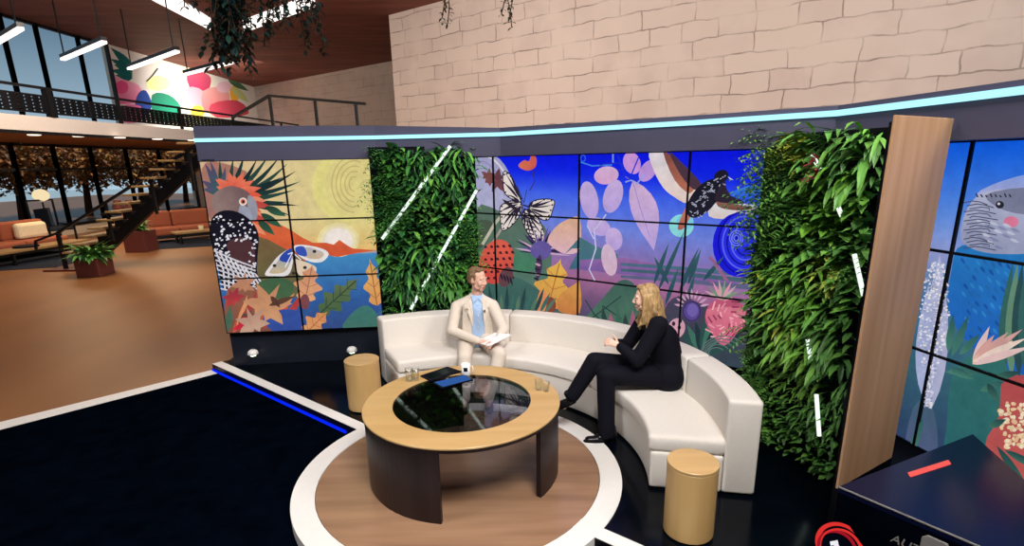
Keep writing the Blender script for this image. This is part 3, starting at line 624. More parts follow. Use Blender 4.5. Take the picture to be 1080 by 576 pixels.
R_.poly([(1040, 470), (1054, 440), (1058, 400), (1076, 396), (1110, 410), (1110, 540), (1064, 500)], (196, 86, 78), (176, 70, 72))
random.seed(4)
R_.leaf(983, 432, 992, 268, 14, (176, 180, 210)); R_.leaf(974, 420, 980, 300, 10, (166, 176, 214))
for i in range(520):
    t = rnd(0, 1); y = 276 + 154 * t; w_ = 16 * math.sin(PI * min(.93, t + .12)) ; x = 990 - 10 * t + rnd(-1, 1) * w_; R_.ell(x, y, rnd(.8, 1.8), rnd(.8, 1.6), random.choice([(232, 232, 244), (206, 210, 236), (182, 186, 216), (150, 160, 196), (240, 236, 226)]), n=7)
for x0, y0, x1, y1 in ((1002, 372, 1008, 330), (1006, 376, 1024, 332), (1000, 392, 1046, 392), (1004, 388, 1030, 400), (1014, 374, 1036, 352), (1036, 412, 1062, 402), (962, 480, 976, 440), (984, 500, 1000, 476)): R_.leaf(x0, y0, x1, y1, 4.2, (70, 130, 108), (36, 84, 84))
for i in range(10): R_.leaf(1028, 384 - i % 3, 1046 + i * 5, 344 + (i * 9) % 30, 4.2, [(232, 196, 190), (214, 160, 150), (240, 214, 196)][i % 3])
for i in range(150): R_.ell(1072 + rnd(-16, 30), 446 + rnd(-22, 26), rnd(1.5, 3), rnd(1.4, 2.6), random.choice([(236, 206, 156), (226, 186, 140), (244, 226, 190)]), n=8)
for x0, y0, x1, y1 in ((1046, 450, 1064, 442), (1054, 470, 1090, 520), (1062, 474, 1110, 500), (1044, 404, 1056, 424), (1052, 398, 1080, 392)): R_.leaf(x0, y0, x1, y1, 4, (56, 110, 92), (30, 64, 64))
video_wall(R_, [-PW + .4, 0, PW, 2 * PW], 'video wall with a blue bird and pale flowers beside the tall wooden panel')

# ================================================================== LIVING GREEN WALLS
GREENS = [(38, 88, 42), (56, 118, 52), (78, 146, 60), (30, 70, 40), (104, 166, 66), (62, 128, 70)]
def leaf_into(bm, cl, root, d, up, L, w, c, droop=.4, seg=4, fold=.25):
    """one curved pointed leaf"""
    d = Vector(d).normalized(); s = d.cross(up).normalized()
    if s.length < .1: s = Vector((1, 0, 0))
    prev = None; p = Vector(root); dd = d.copy(); cc = rgba(c)
    for i in range(seg + 1):
        t = i / seg; h = w * math.sin(PI * min(1, (t * .86 + .08))) if i < seg else 0.0
        n = s.cross(dd).normalized()
        if i == seg: row = [bm.verts.new(p)]
        else: row = [bm.verts.new(p - s * h + n * h * fold), bm.verts.new(p), bm.verts.new(p + s * h + n * h * fold)]
        if prev:
            if len(row) == 3: fs = [(prev[0], prev[1], row[1], row[0]), (prev[1], prev[2], row[2], row[1])]
            else: fs = [(prev[0], prev[1], row[0]), (prev[1], prev[2], row[0])]
            for q in fs:
                f = bm.faces.new(q)
                for lp in f.loops: lp[cl] = cc
        prev = row; p = p + dd * L / seg; dd = (dd + Vector((0, 0, -droop / seg))).normalized()
def green_wall(name, label, a, b, z0, z1, slashes, seed, dens=620, patches=(), big=1.0, tint=None):
    """planted panel from a to b, facing the room"""
    random.seed(seed); a = Vector((a[0], a[1], 0)); b = Vector((b[0], b[1], 0)); u = (b - a).normalized(); n = Vector((u.y, -u.x, 0)); W = (b - a).length
    t = thing(name, label, 'green wall', (a + b) / 2)
    obj('backing_panel', prism(NB(), [a, b, b - n * .07, a - n * .07], z0, z1), 'black_riser', t)
    bm = NB(); cl = bm.loops.layers.float_color.new('Col'); H = z1 - z0
    for i in range(int(dens * W * H)):
        s_ = rnd(.06, W - .02); z = rnd(z0 + .02, z1 - .02); sp = (math.sin(s_ * 4.1 + seed) + math.sin(z * 3.3 + s_ * 2 + seed * 2)) * .5
        root = a + u * s_ + Vector((0, 0, z)) + n * rnd(0, .05)
        c = random.choice(GREENS); c = mixc(c, (16, 40, 24), rnd(0, .5)) if rnd(0, 1) < .5 else mixc(c, (110, 160, 60), rnd(0, .3))
        if tint: c = mixc(c, tint, .42)
        for (pu, pz, pr, pc) in patches:
            if math.hypot((s_ / W - pu) * W, (z - z0) - pz * H) < pr: c = mixc(c, pc, rnd(.2, .8))
        d = n * rnd(.35, 1) + u * rnd(-.8, .8) + Vector((0, 0, rnd(-.5, .6))); B = big * rnd(.7, 1.25) * (.5 if z < .9 else 1)
        if sp > .25: leaf_into(bm, cl, root, d, Vector((0, 0, 1)), rnd(.12, .24) * B, rnd(.010, .018) * B, c, rnd(.8, 1.8), 4)
        elif sp > -.35: leaf_into(bm, cl, root, d, Vector((0, 0, 1)), rnd(.08, .15) * B, rnd(.018, .032) * B, c, rnd(.3, .9), 3)
        else:                                                         # feathery frond: several leaflets
            d.normalize(); L = rnd(.16, .28) * B; cur = root.copy()
            for k in range(6):
                for g in (-1, 1): leaf_into(bm, cl, cur, d * .5 + d.cross(Vector((0, 0, 1))).normalized() * g, Vector((0, 0, 1)), L * .34 * (1 - k * .11), .009, c, .5, 2)
                cur = cur + d * L / 6; d = (d + Vector((0, 0, -.16))).normalized()
    tag(obj('foliage', bm, 'leaves', t, rec=False), kind='stuff')
    for (s1, za), (s2, zb) in slashes:
        p, q = a + u * s1 + n * .10 + Vector((0, 0, za)), a + u * s2 + n * .10 + Vector((0, 0, zb))
        bm = NB(); bar(bm, p, q, .035, .02, up=n); obj('light_bar', bm, 'led_white', t)
    return t
def s_on(a, b, u_, v_, lift=.10):
    a = Vector((a[0], a[1], 0)); b = Vector((b[0], b[1], 0)); u = (b - a).normalized(); n = Vector((u.y, -u.x, 0)); w = onpl(u_, v_, a + n * lift, b + n * lift); return ((w - Vector((a.x, a.y, w.z))).dot(u), w.z)
GA, GB = (-1.67, 6.50), (-.46, 6.55)
green_wall('green_wall', 'planted green wall of ferns with two slanting white light bars behind the sofa', GA, GB, 0, 2.62,
           [(s_on(GA, GB, 475, 154), s_on(GA, GB, 403, 252)), (s_on(GA, GB, 503, 200), s_on(GA, GB, 433, 326))], 5, 900, [(.85, .4, .3, (96, 160, 60)), (.5, .75, .2, (90, 140, 60))], 1.25)
GC, GD = (2.10, 4.77), (2.42, 3.68)
gw = green_wall('green_wall', 'planted green wall next to the wooden panel, with bright ferns and a broken light bar', GC, GD, 0, 2.60, [], 11, 900, [(.35, .95, .13, (214, 206, 70)), (.05, .55, .2, (170, 180, 60)), (.7, .82, .25, (104, 160, 44)), (.5, .52, .3, (96, 150, 40)), (.4, .45, .1, (206, 200, 80)), (.55, .3, .3, (130, 176, 60)), (.75, .62, .12, (206, 200, 84)), (.12, .92, .12, (150, 180, 60))], 1.35, (124, 168, 74))
def gbar(pts, w=.022, lift=.14):
    a = Vector((*GC, 0)); b_ = Vector((*GD, 0)); u = (b_ - a).normalized(); n = Vector((u.y, -u.x, 0))
    q = [onpl(x, y, a + n * lift, b_ + n * lift) for x, y in pts]; bm = NB(); bar(bm, q[0], q[1], w, .02, up=n); obj('light_bar', bm, 'led_white', gw)
for p in (((857, 163), (866, 182)), ((882, 214), (888, 228)), ((901, 268), (911, 312)), ((852, 358), (855, 380)), ((861, 416), (864, 460))): gbar(p)
# a bromeliad flower patch on that green wall
a_ = Vector((*GC, 0)); u_ = (Vector((*GD, 0)) - a_).normalized(); n_ = Vector((u_.y, -u_.x, 0)); c_ = onpl(862, 172, a_ + n_ * .2, Vector((*GD, 0)) + n_ * .2)
bm = NB(); cl = bm.loops.layers.float_color.new('Col')
for i in range(14): leaf_into(bm, cl, c_ + Vector((rnd(-.03, .03), rnd(-.03, .03), rnd(-.1, .06))), n_ + Vector((rnd(-1, 1), 0, rnd(-.6, .8))), Vector((0, 0, 1)), .1, .014, random.choice([(150, 40, 60), (196, 90, 100), (110, 40, 50)]), .5, 3)
obj('flower', bm, 'leaves', gw, rec=False)

# ---------------- wooden partition panel and the dark counter in front of it
PA, PB = Vector((1.943, 2.935, 0)), Vector((2.508, 3.285, 0))
t = thing('partition_panel', 'tall upright light wood panel standing between green wall and blue bird screen', 'panel', (PA + PB) / 2)
obj('board', prism(NB(), [PA, PB, PB + Vector((-.008, .013, 0)), PA + Vector((-.008, .013, 0))], .455, 2.62, .003), 'oak_panel', t)
b = NB(); wall(b, PA + Vector((.02, .03, 0)), PB + Vector((-.02, .0, 0)), 0, 2.59, .03); obj('back_frame', b, 'black_riser', t)
b = NB(); wall(b, PA + Vector((.012, .012, 0)), PB, 0, .454, .012); obj('plinth', b, 'black_riser', t)
TZ = .75
D = [P(884, 513.5, TZ), P(1026, 458, TZ)]; fdir = (P(1010, 567, TZ) - D[0]).normalized(); D += [Vector((2.47, 1.79, TZ)), D[0] + fdir * 1.17]
t = thing('counter', 'dark navy counter with a red strip and pale lettering at the frame corner', 'counter', ((D[0] + D[2]) / 2).xy.to_3d())
cen = (D[0] + D[2]) / 2
obj('counter_top', prism(NB(), D, TZ - .03, TZ), 'desk_navy', t)
ins = [cen + (p - cen) * .985 for p in D]
body_ = obj('counter_body', prism(NB(), ins, 0, TZ - .03), 'deck_black', t)
b = NB(); bar(b, D[0] + Vector((0, 0, .001)), D[3] + Vector((0, 0, .001)), .008, .006); obj('edge_trim', b, 'grey_line', t)
r0, r1 = P(957, 499, TZ), P(1000, 485.5, TZ); rn = (P(960, 504, TZ) - r0)
b = NB(); prism(b, [r0, r1, r1 + rn, r0 + rn], TZ, TZ + .003); obj('red_strip', b, 'red_mark', t)
# lettering and plate on the front face
fa, fb = ins[0], ins[3]; fu = (fb - fa); fu.z = 0; fu.normalize(); fn = Vector((fu.y, -fu.x, 0))
if fn.dot(EYE - fa) < 0: fn = -fn
o0 = onpl(939, 570, fa, fb) + fn * .003
bm = text_mesh('AUT', .062, .001)
for v in bm.verts: x, y, z = v.co; v.co = o0 + fu * (x + y * .2) + Vector((0, 0, y)) + fn * (z + .002)
tag(obj('lettering', bm, 'grey_line', t, rec=False), 'grey letters A U T')
pc = onpl(985, 577, fa, fb); bm = NB(); prism(bm, [(x, y) for x, y in ((-.05, -.05), (.07, -.05), (.07, .02), (.045, .05), (-.03, .05), (-.05, .03))], 0, .012, .004)
for v in bm.verts: x, y, z = v.co; v.co = pc + fu * x + Vector((0, 0, y)) + fn * (z + .001)
tag(obj('plate', bm, 'grey_line', t), 'rounded grey plate')
# round emblem fixed at the counter's corner
ec = at(885.5, 574.5, 2.40); en = (EYE - ec).normalized(); ex = _r; ey = ex.cross(en) * -1
if ey.z < 0: ey = -ey
def emb(pts, m, name, par, d=0.0, th=.006):
    bm = NB(); lo = [bm.verts.new(ec + ex * x + ey * y + en * d) for x, y in pts]; hi = [bm.verts.new(ec + ex * x + ey * y + en * (d + th)) for x, y in pts]; n = len(pts)
    bm.faces.new(hi); bm.faces.new(lo[::-1])
    for i in range(n): bm.faces.new((lo[i], lo[(i + 1) % n], hi[(i + 1) % n], hi[i]))
    return obj(name, bm, m, par)
def crescent(r0, c1, r1, k=48):
    bm_ = []; return [(r0 * math.cos(2 * PI * i / k), r0 * math.sin(2 * PI * i / k)) for i in range(k + 1)] + [(c1[0] + r1 * math.cos(-2 * PI * i / k), c1[1] + r1 * math.sin(-2 * PI * i / k)) for i in range(k + 1)]
er = .124
e0 = emb([(er * .98 * math.cos(2 * PI * i / 48), er * .98 * math.sin(2 * PI * i / 48)) for i in range(48)], 'deck_black', 'emblem', t, -.012, .012)
def ringmesh(cx, cy, ri, ro, ccx, ccy, m, name, d, k=56, th=.004):
    bm = NB(); vs = []
    for i in range(k):
        a = 2 * PI * i / k; pi_ = (ccx + ri * math.cos(a), ccy + ri * math.sin(a)); po = (cx + ro * math.cos(a), cy + ro * math.sin(a))
        vs.append([bm.verts.new(ec + ex * x + ey * y + en * (d + z)) for (x, y), z in ((pi_, 0), (po, 0), (po, th), (pi_, th))])
    for i in range(k):
        A, B = vs[i], vs[(i + 1) % k]
        for j in range(4): bm.faces.new((A[j], A[(j + 1) % 4], B[(j + 1) % 4], B[j]))
    return obj(name, bm, m, e0)
tag(e0, 'round dark emblem with interlaced red rings')
ringmesh(0, 0, er * .86, er, er * .03, -er * .03, 'emblem_red', 'ring', .001)
ringmesh(-er * .14, -er * .16, er * .70, er * .82, -er * .16, -er * .18, 'emblem_dark_red', 'ring', .006)
ringmesh(er * .04, -er * .14, er * .78, er * .86, er * .0, -er * .16, 'emblem_red', 'ring', .010)
emb([(x * er - er * .11, y * er - er * .02) for x, y in ((-.14, -.45), (-.14, .0), (-.27, -.03), (-.27, .15), (.07, .22), (.07, -.45))], 'emblem_white', 'numeral', e0, .002, .006)

# ================================================================== SOFA
SC_ = Vector((-.53, 3.955, 0)); A0, A1 = R(-10.8), R(117.8)
t = thing('curved_sofa', 'long curved cream sofa wrapping around the ring table', 'sofa', SC_ + Vector((1.2, 1.4, 0)))
def arc_section(prof, a0, a1, seg=64, bev=.02, rr=None):
    """round-cornered section swept along the arc; prof: r0, r1, z0, z1"""
    r0, r1, z0, z1 = prof; pts = []
    for cx, cz, s0 in ((r1 - bev, z0 + bev, -90), (r1 - bev, z1 - bev, 0), (r0 + bev, z1 - bev, 90), (r0 + bev, z0 + bev, 180)):
        for k in range(5): q = R(s0 + k * 22.5); pts.append((cx + bev * math.cos(q), cz + bev * math.sin(q)))
    bm = NB(); rings = []
    inset = bev / ((r0 + r1) / 2); angs = [(a0, .0), (a0 + inset * .3, .7), (a0 + inset, 1)] + [(a0 + inset + (a1 - a0 - 2 * inset) * i / seg, 1) for i in range(1, seg)] + [(a1 - inset, 1), (a1 - inset * .3, .7), (a1, 0)]
    mr, mz = (r0 + r1) / 2, (z0 + z1) / 2
    for a, k in angs:
        sh = bev * (1 - k) * .9; ring_ = []
        for r_, z in pts:
            r2 = r_ - math.copysign(min(sh, abs(r_ - mr)), r_ - mr); z2 = z - math.copysign(min(sh, abs(z - mz)), z - mz)
            dr = rr(a) if rr else 0
            ring_.append(bm.verts.new((SC_.x + (r2 + dr) * math.cos(a), SC_.y + (r2 + dr) * math.sin(a), z2)))
        rings.append(ring_)
    n = len(pts)
    for A, B in zip(rings, rings[1:]):
        for k in range(n): bm.faces.new((A[k], A[(k + 1) % n], B[(k + 1) % n], B[k]))
    bm.faces.new(rings[0][::-1]); bm.faces.new(rings[-1]); return bm
wid = lambda a: .035 * max(0, (a - R(60)) / R(57)) 
obj('base', arc_section((1.535, 2.058, 0.015, .315), A0, A1, 72, .018, wid), 'sofa_fabric', t, True)
for a_, b_ in ((A0, R(37)), (R(37), R(79)), (R(79), A1)):
    obj('seat_cushion', arc_section((1.515, 2.075, .312, .445), a_ + .0018, b_ - .0018, 30, .03, wid), 'sofa_fabric', t, True)
for a_, b_ in ((A0, R(14.5)), (R(14.5), R(78)), (R(78), A1)):
    obj('backrest', arc_section((2.06, 2.295, .015, .762), a_ + .0012, b_ - .0012, 30, .022, wid), 'sofa_fabric', t, True)

# ================================================================== ROUND TABLE
TC = Vector((-.454, 4.033, 0)); TZ0, TZ1 = .555, .597
t = thing('round_table', 'round low table with a wide light wood rim and dark glass centre', 'table', TC)
obj('tabletop', lathe(NB(), [(.548, TZ1 - .018), (.772, TZ1 - .018), (.778, TZ1 - .012), (.778, TZ1 - .003), (.775, TZ1), (.548, TZ1)], TC, 128), 'oak_top', t)
obj('apron', lathe(NB(), [(.552, TZ0), (.770, TZ0), (.770, TZ1 - .018), (.552, TZ1 - .018)], TC, 128), 'espresso', t)
obj('glass_inset', cylinder(NB(), TC, .546, TZ1 - .014, TZ1 - .002, 96, .001), 'table_glass', t)
for n0, n1 in ((96, 262.5), (-38, 22)):
    obj('leg', lathe(NB(), [(.726, .007), (.766, .007), (.766, TZ0), (.726, TZ0)], TC, 40, R(n0), R(n1)), 'espresso', t)
# stools
for nm, (x, y), rad, h in (('cylinder_stool', (-1.595, 5.235), .172, .525), ('cylinder_stool', (1.125, 3.168), .163, .53)):
    lab = 'plain round wooden drum stool beside the far sofa end near the parrot screen' if x < 0 else 'plain round wooden drum stool in front of the near sofa end'
    t = thing(nm, lab, 'stool', (x, y, 0), 'round drum stools at the sofa ends')
    obj('drum', cylinder(NB(), (x, y), rad, .012, h - .02, 64, .004), 'oak', t, False)
    obj('top', cylinder(NB(), (x, y), rad + .001, h - .02, h, 64, .004), 'oak_top', t)
    obj('plinth', cylinder(NB(), (x, y), rad - .015, .001, .012, 48, .001), 'black_riser', t)
# tablet with cover on the table
def flat_quad(px, z0, z1, bev=0): return prism(NB(), [P(u, v, z1) for u, v in px], z0, z1, bev)
t = thing('folder', 'black folder lying open at the back of the round table', 'folder', P(470, 395, TZ1))
obj('cover', flat_quad(((443, 396), (472, 386.5), (487, 391.5), (453, 401)), TZ1, TZ1 + .012, .002), 'black_cloth', t)
obj('sheet', flat_quad(((447, 396), (471, 388.5), (480, 391.5), (454.5, 399.5)), TZ1 + .0121, TZ1 + .014), 'screen_off', t)
t = thing('tablet', 'tablet with a lit blue screen beside the black folder on the table', 'tablet', P(477, 399, TZ1))
px = ((456, 403.5), (491, 394.5), (499, 400), (466, 409)); obj('case', flat_quad(px, TZ1, TZ1 + .014, .003), 'screen_off', t)
cx_ = sum(p[0] for p in px) / 4; cy_ = sum(p[1] for p in px) / 4
b = prism(NB(), [P(cx_ + (u - cx_) * .9, cy_ + (v - cy_) * .86, TZ1 + .015) for u, v in px], TZ1 + .0141, TZ1 + .0155); obj('screen', b, 'tablet_blue', t)
def tumbler(c, r, h, lab, water=.35, group=None):
    t = thing('drinking_glass', lab, 'glass', c, group)
    obj('glass', lathe(NB(), [(.001, 0), (r * .8, 0), (r, h), (r - .003, h), (r * .8 - .003, .008), (.001, .008)], c, 28), 'clear_glass', t, True)
    obj('water', lathe(NB(), [(.001, .009), (r * .78, .009), (r * .82, h * water), (.001, h * water)], c, 24), 'clear_glass', t, True)
tumbler(P(432, 402, TZ1), .035, .12, 'taller clear drinking glass beside the black folder on the table rim', .3)
tumbler(P(439, 401, TZ1), .030, .11, 'slim clear drinking glass between the tall glass and the folder', .3)
tumbler(P(568, 411, TZ1), .03, .095, 'small clear drinking glass on the table rim nearest the woman', .4)
tumbler(P(576, 412.5, TZ1), .03, .085, 'short clear drinking glass at the table edge nearest the woman', .4)
mc = P(491.5, 395.5, TZ1); t = thing('mug', 'white mug with a small black square mark on the far table rim', 'mug', mc)
obj('cup', lathe(NB(), [(.001, 0), (.036, 0), (.04, .004), (.04, .105), (.036, .105), (.035, .008), (.001, .008)], mc, 32), 'white_paint', t, True)
d_ = (EYE - mc).to_2d().normalized(); a0 = math.atan2(d_.y, d_.x)
obj('mark', lathe(NB(), [(.0402, .045), (.0408, .045), (.0408, .083), (.0402, .083)], mc, 8, a0 - .5, a0 + .4), 'screen_off', t)
b = NB(); tube(b, [mc + Vector((.038, 0, .085)), mc + Vector((.062, 0, .08)), mc + Vector((.066, 0, .05)), mc + Vector((.056, 0, .025)), mc + Vector((.038, 0, .022))], .005, 8); obj('handle', b, 'white_paint', t, True)
# little domes at the foot of the left wall
for i, (u, v) in enumerate(((270, 371), (373, 368))):
    w = onpl(u, v, WL[0] if i == 0 else WL[1], WL[1] if i == 0 else WL[2]) + Vector((0, -.02, 0)); w.y -= .0
    t = thing('dome_light', ('small white dome light on the base wall below the parrot screen, by the lobby' if i == 0 else 'small white dome light on the base wall behind the far drum stool'), 'lamp', w, 'dome lights on the base wall')
    b = NB(); prof = [(.001, .06), (.03, .055), (.055, .035), (.065, 0), (.055, -.008), (.001, -.008)]
    obj('dome', lathe(b, prof, w - Vector((0, .06, 0)), 28), 'white_paint', t, True)
    obj('lens', lathe(NB(), [(.001, -.03), (.03, -.025), (.045, -.009), (.001, -.009)], w - Vector((0, .06, 0)), 20), 'dome_glow', t, True)
    b = NB(); box(b, w.x - .02, w.x + .02, w.y - .01, w.y + .02, w.z - .02, w.z + .04); obj('bracket', b, 'black_metal', t)

# ================================================================== PEOPLE
def frame(f, up=(0, 0, 1)):
    """columns: sideways (person's left), forward, up"""
    f = Vector(f).normalized(); u = Vector(up); s = u.cross(f).normalized(); u = f.cross(s).normalized()
    return Matrix((s, f, u)).transposed()      # local x = left of the person, y = forward, z = up
def head(bm, c, M, k=1.0, fem=False):
    """head built round its centre c (between the ears), face along local +y"""
    q = lambda x, y, z: Vector(c) + M @ Vector((x * k, y * k, z * k)); e = lambda p, r, rot=None: ellip(bm, q(*p), [a * k for a in r], M if rot is None else M @ rot, 20)
    e((0, -.012, .042), (.074, .094, .082)); e((0, .016, .0), (.066, .080, .088)); e((0, .034, -.052), (.052 if fem else .061, .054, .052)); e((0, .064, -.088), (.024 if fem else .030, .022, .022))
    for g in (-1, 1):
        e((g * .036, .066, -.022), (.030, .024, .032)); e((g * .034, .060, .006), (.026, .022, .02)); e((g * .072, -.006, -.004), (.010, .020, .031)); e((g * .034, .078, .030), (.026, .012, .010)); e((g * .044, .030, -.066), (.02, .03, .03))
        e((g * .011, .098, -.030), (.010, .010, .009))
    capsule(bm, q(0, .086, .022), q(0, .108, -.022), .009 * k, .013 * k); e((0, .086, -.060), (.024, .012, .008)); e((0, .084, -.072), (.022, .012, .008))
def face_parts(par, c, M, k=1.0):
    q = lambda x, y, z: Vector(c) + M @ Vector((x * k, y * k, z * k))
    for g in (-1, 1):
        b = NB(); ellip(b, q(g * .032, .0835, .010), [.0120 * k, .0075 * k, .0048 * k], M, 14); eo = obj('eye', b, 'eye_white', par, True)
        b = NB(); ellip(b, q(g * .032, .0905, .010), [.0052 * k, .003 * k, .0046 * k], M, 12); obj('iris', b, 'eye_iris', eo, True)
    b = NB(); ellip(b, q(0, .0955, -.0605), [.021 * k, .005 * k, .0042 * k], M, 16); ellip(b, q(0, .094, -.070), [.018 * k, .0055 * k, .0048 * k], M, 16); tag(obj('lips', b, 'lip', par, True), 'pink lips')
def hand(bm, w, d, n, thumb, curl=.5, k=1.0, spread=.12):
    """w wrist, d towards the fingertips, n out of the back of the hand, thumb +1/-1 side"""
    d = Vector(d).normalized(); n = Vector(n); n = (n - d * n.dot(d)).normalized(); s = d.cross(n) * thumb; w = Vector(w)
    capsule(bm, w + d * .015 * k, w + d * .075 * k, .027 * k, .034 * k, 14, .45, n); 
    for i, (off, L) in enumerate(((.030, .072), (.010, .080), (-.010, .075), (-.029, .060))):
        p = w + d * .088 * k + s * off * k; dd = (d + s * spread * (1.5 - i) * .6).normalized(); r = .0088 * k
        for j, f in enumerate((.45, .32, .26)):
            dn = (dd * math.cos(curl) - n * math.sin(curl)).normalized(); p2 = p + dn * L * f * k; capsule(bm, p, p2, r, r * .9, 8); p = p2; dd = dn; r *= .9
    p = w + d * .025 * k + s * .026 * k; dd = (d * .7 + s * .75 - n * .25).normalized()
    for f, r in ((.045, .0125), (.032, .0105), (.026, .009)): p2 = p + dd * f * k; capsule(bm, p, p2, r * k, r * .9 * k, 8); p = p2; dd = (dd + d * .35 - n * .12).normalized()
def lerp(a, b, t): return Vector(a) * (1 - t) + Vector(b) * t
def shoe(name, heel, toe, m, par, h=.07, w=.045, heelh=0):
    heel = Vector(heel); toe = Vector(toe); d = (toe - heel).normalized(); b = NB(); M = frame(d) if abs(d.z) < .9 else Matrix.Identity(3)
    u = M @ Vector((0, 0, 1))
    L = (toe - heel).length
    capsule(b, heel + u * (w * .75), heel + d * L * .45 + u * (w * .7), w * .82, w * .86, 16, .8, u); capsule(b, heel + d * L * .4 + u * w * .55, toe - d * w + u * w * .5, w * .95, w * .7, 16, .55, u); capsule(b, heel + u * w, heel + u * (h + .02) + d * .01, w * .8, w * .72, 14)
    o = fuse(name, b, m, None, .006, 3); 
    for v in o.data.vertices: pass
    o.parent = par
    b = NB(); n = 24; s = M @ Vector((1, 0, 0)); pts = []
    for i in range(n):
        a = 2 * PI * i / n; y = (1 - math.cos(a)) / 2; ww = w * (.78 + .2 * math.sin(PI * y)) * math.sin(a); pts.append(heel - d * w * .75 + d * (L + w * .7) * y + s * ww)
    lo = [b.verts.new(p - u * .002) for p in pts]; hi = [b.verts.new(p + u * .014) for p in pts]; b.faces.new(lo[::-1]); b.faces.new(hi)
    for i in range(n): b.faces.new((lo[i], lo[(i + 1) % n], hi[(i + 1) % n], hi[i]))
    obj('sole', b, 'black_riser', o); return o

# ---------------- man in the cream suit
hipL, hipR = Vector((-.365, 5.80, .535)), Vector((-.565, 5.80, .535))          # his left is towards picture right
knL, knR = at(527, 374, 5.36), at(490, 377, 5.34); anL, anR = Vector((-.315, 5.19, .10)), Vector((-.56, 5.18, .10))
pel = Vector((-.465, 5.83, .56)); chest = Vector((-.462, 5.83, .86)); neck = Vector((-.448, 5.81, 1.045))
shL, shR = at(519.5, 322.5, 5.79), at(482, 323.5, 5.80); elL, elR = at(531.5, 348, 5.62), at(476.5, 349, 5.64)
wrL, wrR = at(524, 359, 5.44), at(506, 360.5, 5.46)
hc = Vector((-.430, 5.78, 1.215)); HM = frame((.86, -.55, -.12))
b = NB(); head(b, hc, HM, 1.06)
capsule(b, neck + Vector((0, .01, -.06)), hc + Vector((.0, .02, -.06)), .062, .056)
capsule(b, pel, chest, .12, .13, 18, .75, (0, 1, 0)); capsule(b, chest, neck - Vector((0, 0, .08)), .13, .075, 18, .75, (0, 1, 0))
for s_, e_, w_, dd, th in ((shL, elL, wrL, Vector((-.55, -.55, -.12)), 1), (shR, elR, wrR, Vector((.85, -.35, -.05)), -1)):
    capsule(b, lerp(neck, s_, .3) - Vector((0, 0, .05)), s_, .06, .055); capsule(b, s_, e_, .05, .04); capsule(b, e_, w_, .04, .027); hand(b, w_, dd, (0, -.5, .85), th, .45, 1.0)
for h_, k_, a_ in ((hipL, knL, anL), (hipR, knR, anR)):
    capsule(b, h_, k_, .075, .055); capsule(b, k_, a_, .052, .036); capsule(b, a_, a_ + Vector((0, -.1, -.06)), .035, .03)
man = fuse('person', b, 'skin_man', None, .0055, 6, .45)
tag(man, 'person in cream suit and light blue shirt seated on the sofa holding papers', 'person')
face_parts(man, hc, HM, 1.06)
# hair: short, swept
b = NB(); q = lambda x, y, z: hc + HM @ Vector((x, y, z)) * 1.06
ellip(b, q(0, -.026, .062), (.080, .092, .074), HM, 22); ellip(b, q(0, .010, .104), (.060, .050, .026), HM, 18); ellip(b, q(0, -.066, .012), (.074, .046, .082), HM, 18)
for i in range(16): a = -1.1 + i * .147; capsule(b, q(.052 * math.sin(a), .030, .100 + .014 * math.cos(a)), q(.058 * math.sin(a) + .008, .056, .096 + .014 * math.cos(a)), .012, .007, 8)
for g in (-1, 1): capsule(b, q(g * .070, .012, .05), q(g * .0715, .016, .004), .020, .009, 10, .6); capsule(b, q(g * .064, -.03, .05), q(g * .068, -.036, -.02), .028, .014, 10)
hr = fuse('hair', b, 'hair_brown', None, .006, 2); hr.parent = man
for g in (-1, 1): b = NB(); capsule(b, q(g * .016, .088, .030), q(g * .048, .078, .034), .0045, .003, 8); obj('eyebrow', b, 'hair_brown', man, True)
# shirt
MF = frame((.22, -.97, 0)); 
b = NB(); capsule(b, pel + Vector((0, -.03, .02)), chest + Vector((.008, -.035, .0)), .145, .148, 22, .72, (0, 1, 0)); capsule(b, chest + Vector((.008, -.035, 0)), neck + Vector((.005, -.02, -.07)), .148, .075, 22, .72, (0, 1, 0)); capsule(b, neck - Vector((0, .004, .05)), neck + Vector((.004, -.004, -.045)), .076, .070, 20)
sh = fuse('shirt', b, 'shirt_blue', None, .008, 4); sh.parent = man
b = NB()
for g in (-1, 1):
    c0_ = neck + MF @ Vector((g * .014, .084, -.04)); c1_ = neck + MF @ Vector((g * .064, .045, .018)); c2_ = neck + MF @ Vector((g * .052, .098, -.075))
    vs = [b.verts.new(p) for p in (c0_, c1_, c2_)]; b.faces.new(vs)
    vs = [b.verts.new(p - MF @ Vector((0, .006, .002))) for p in (c0_, c1_, c2_)]; b.faces.new(vs)
obj('collar', b, 'shirt_blue', sh)
for i in range(5): b = NB(); ellip(b, chest + MF @ Vector((.0, .156 - (i == 0) * .012, .10 - i * .062)), (.006, .003, .006), MF, 10); obj('button', b, 'white_paint', sh, True)
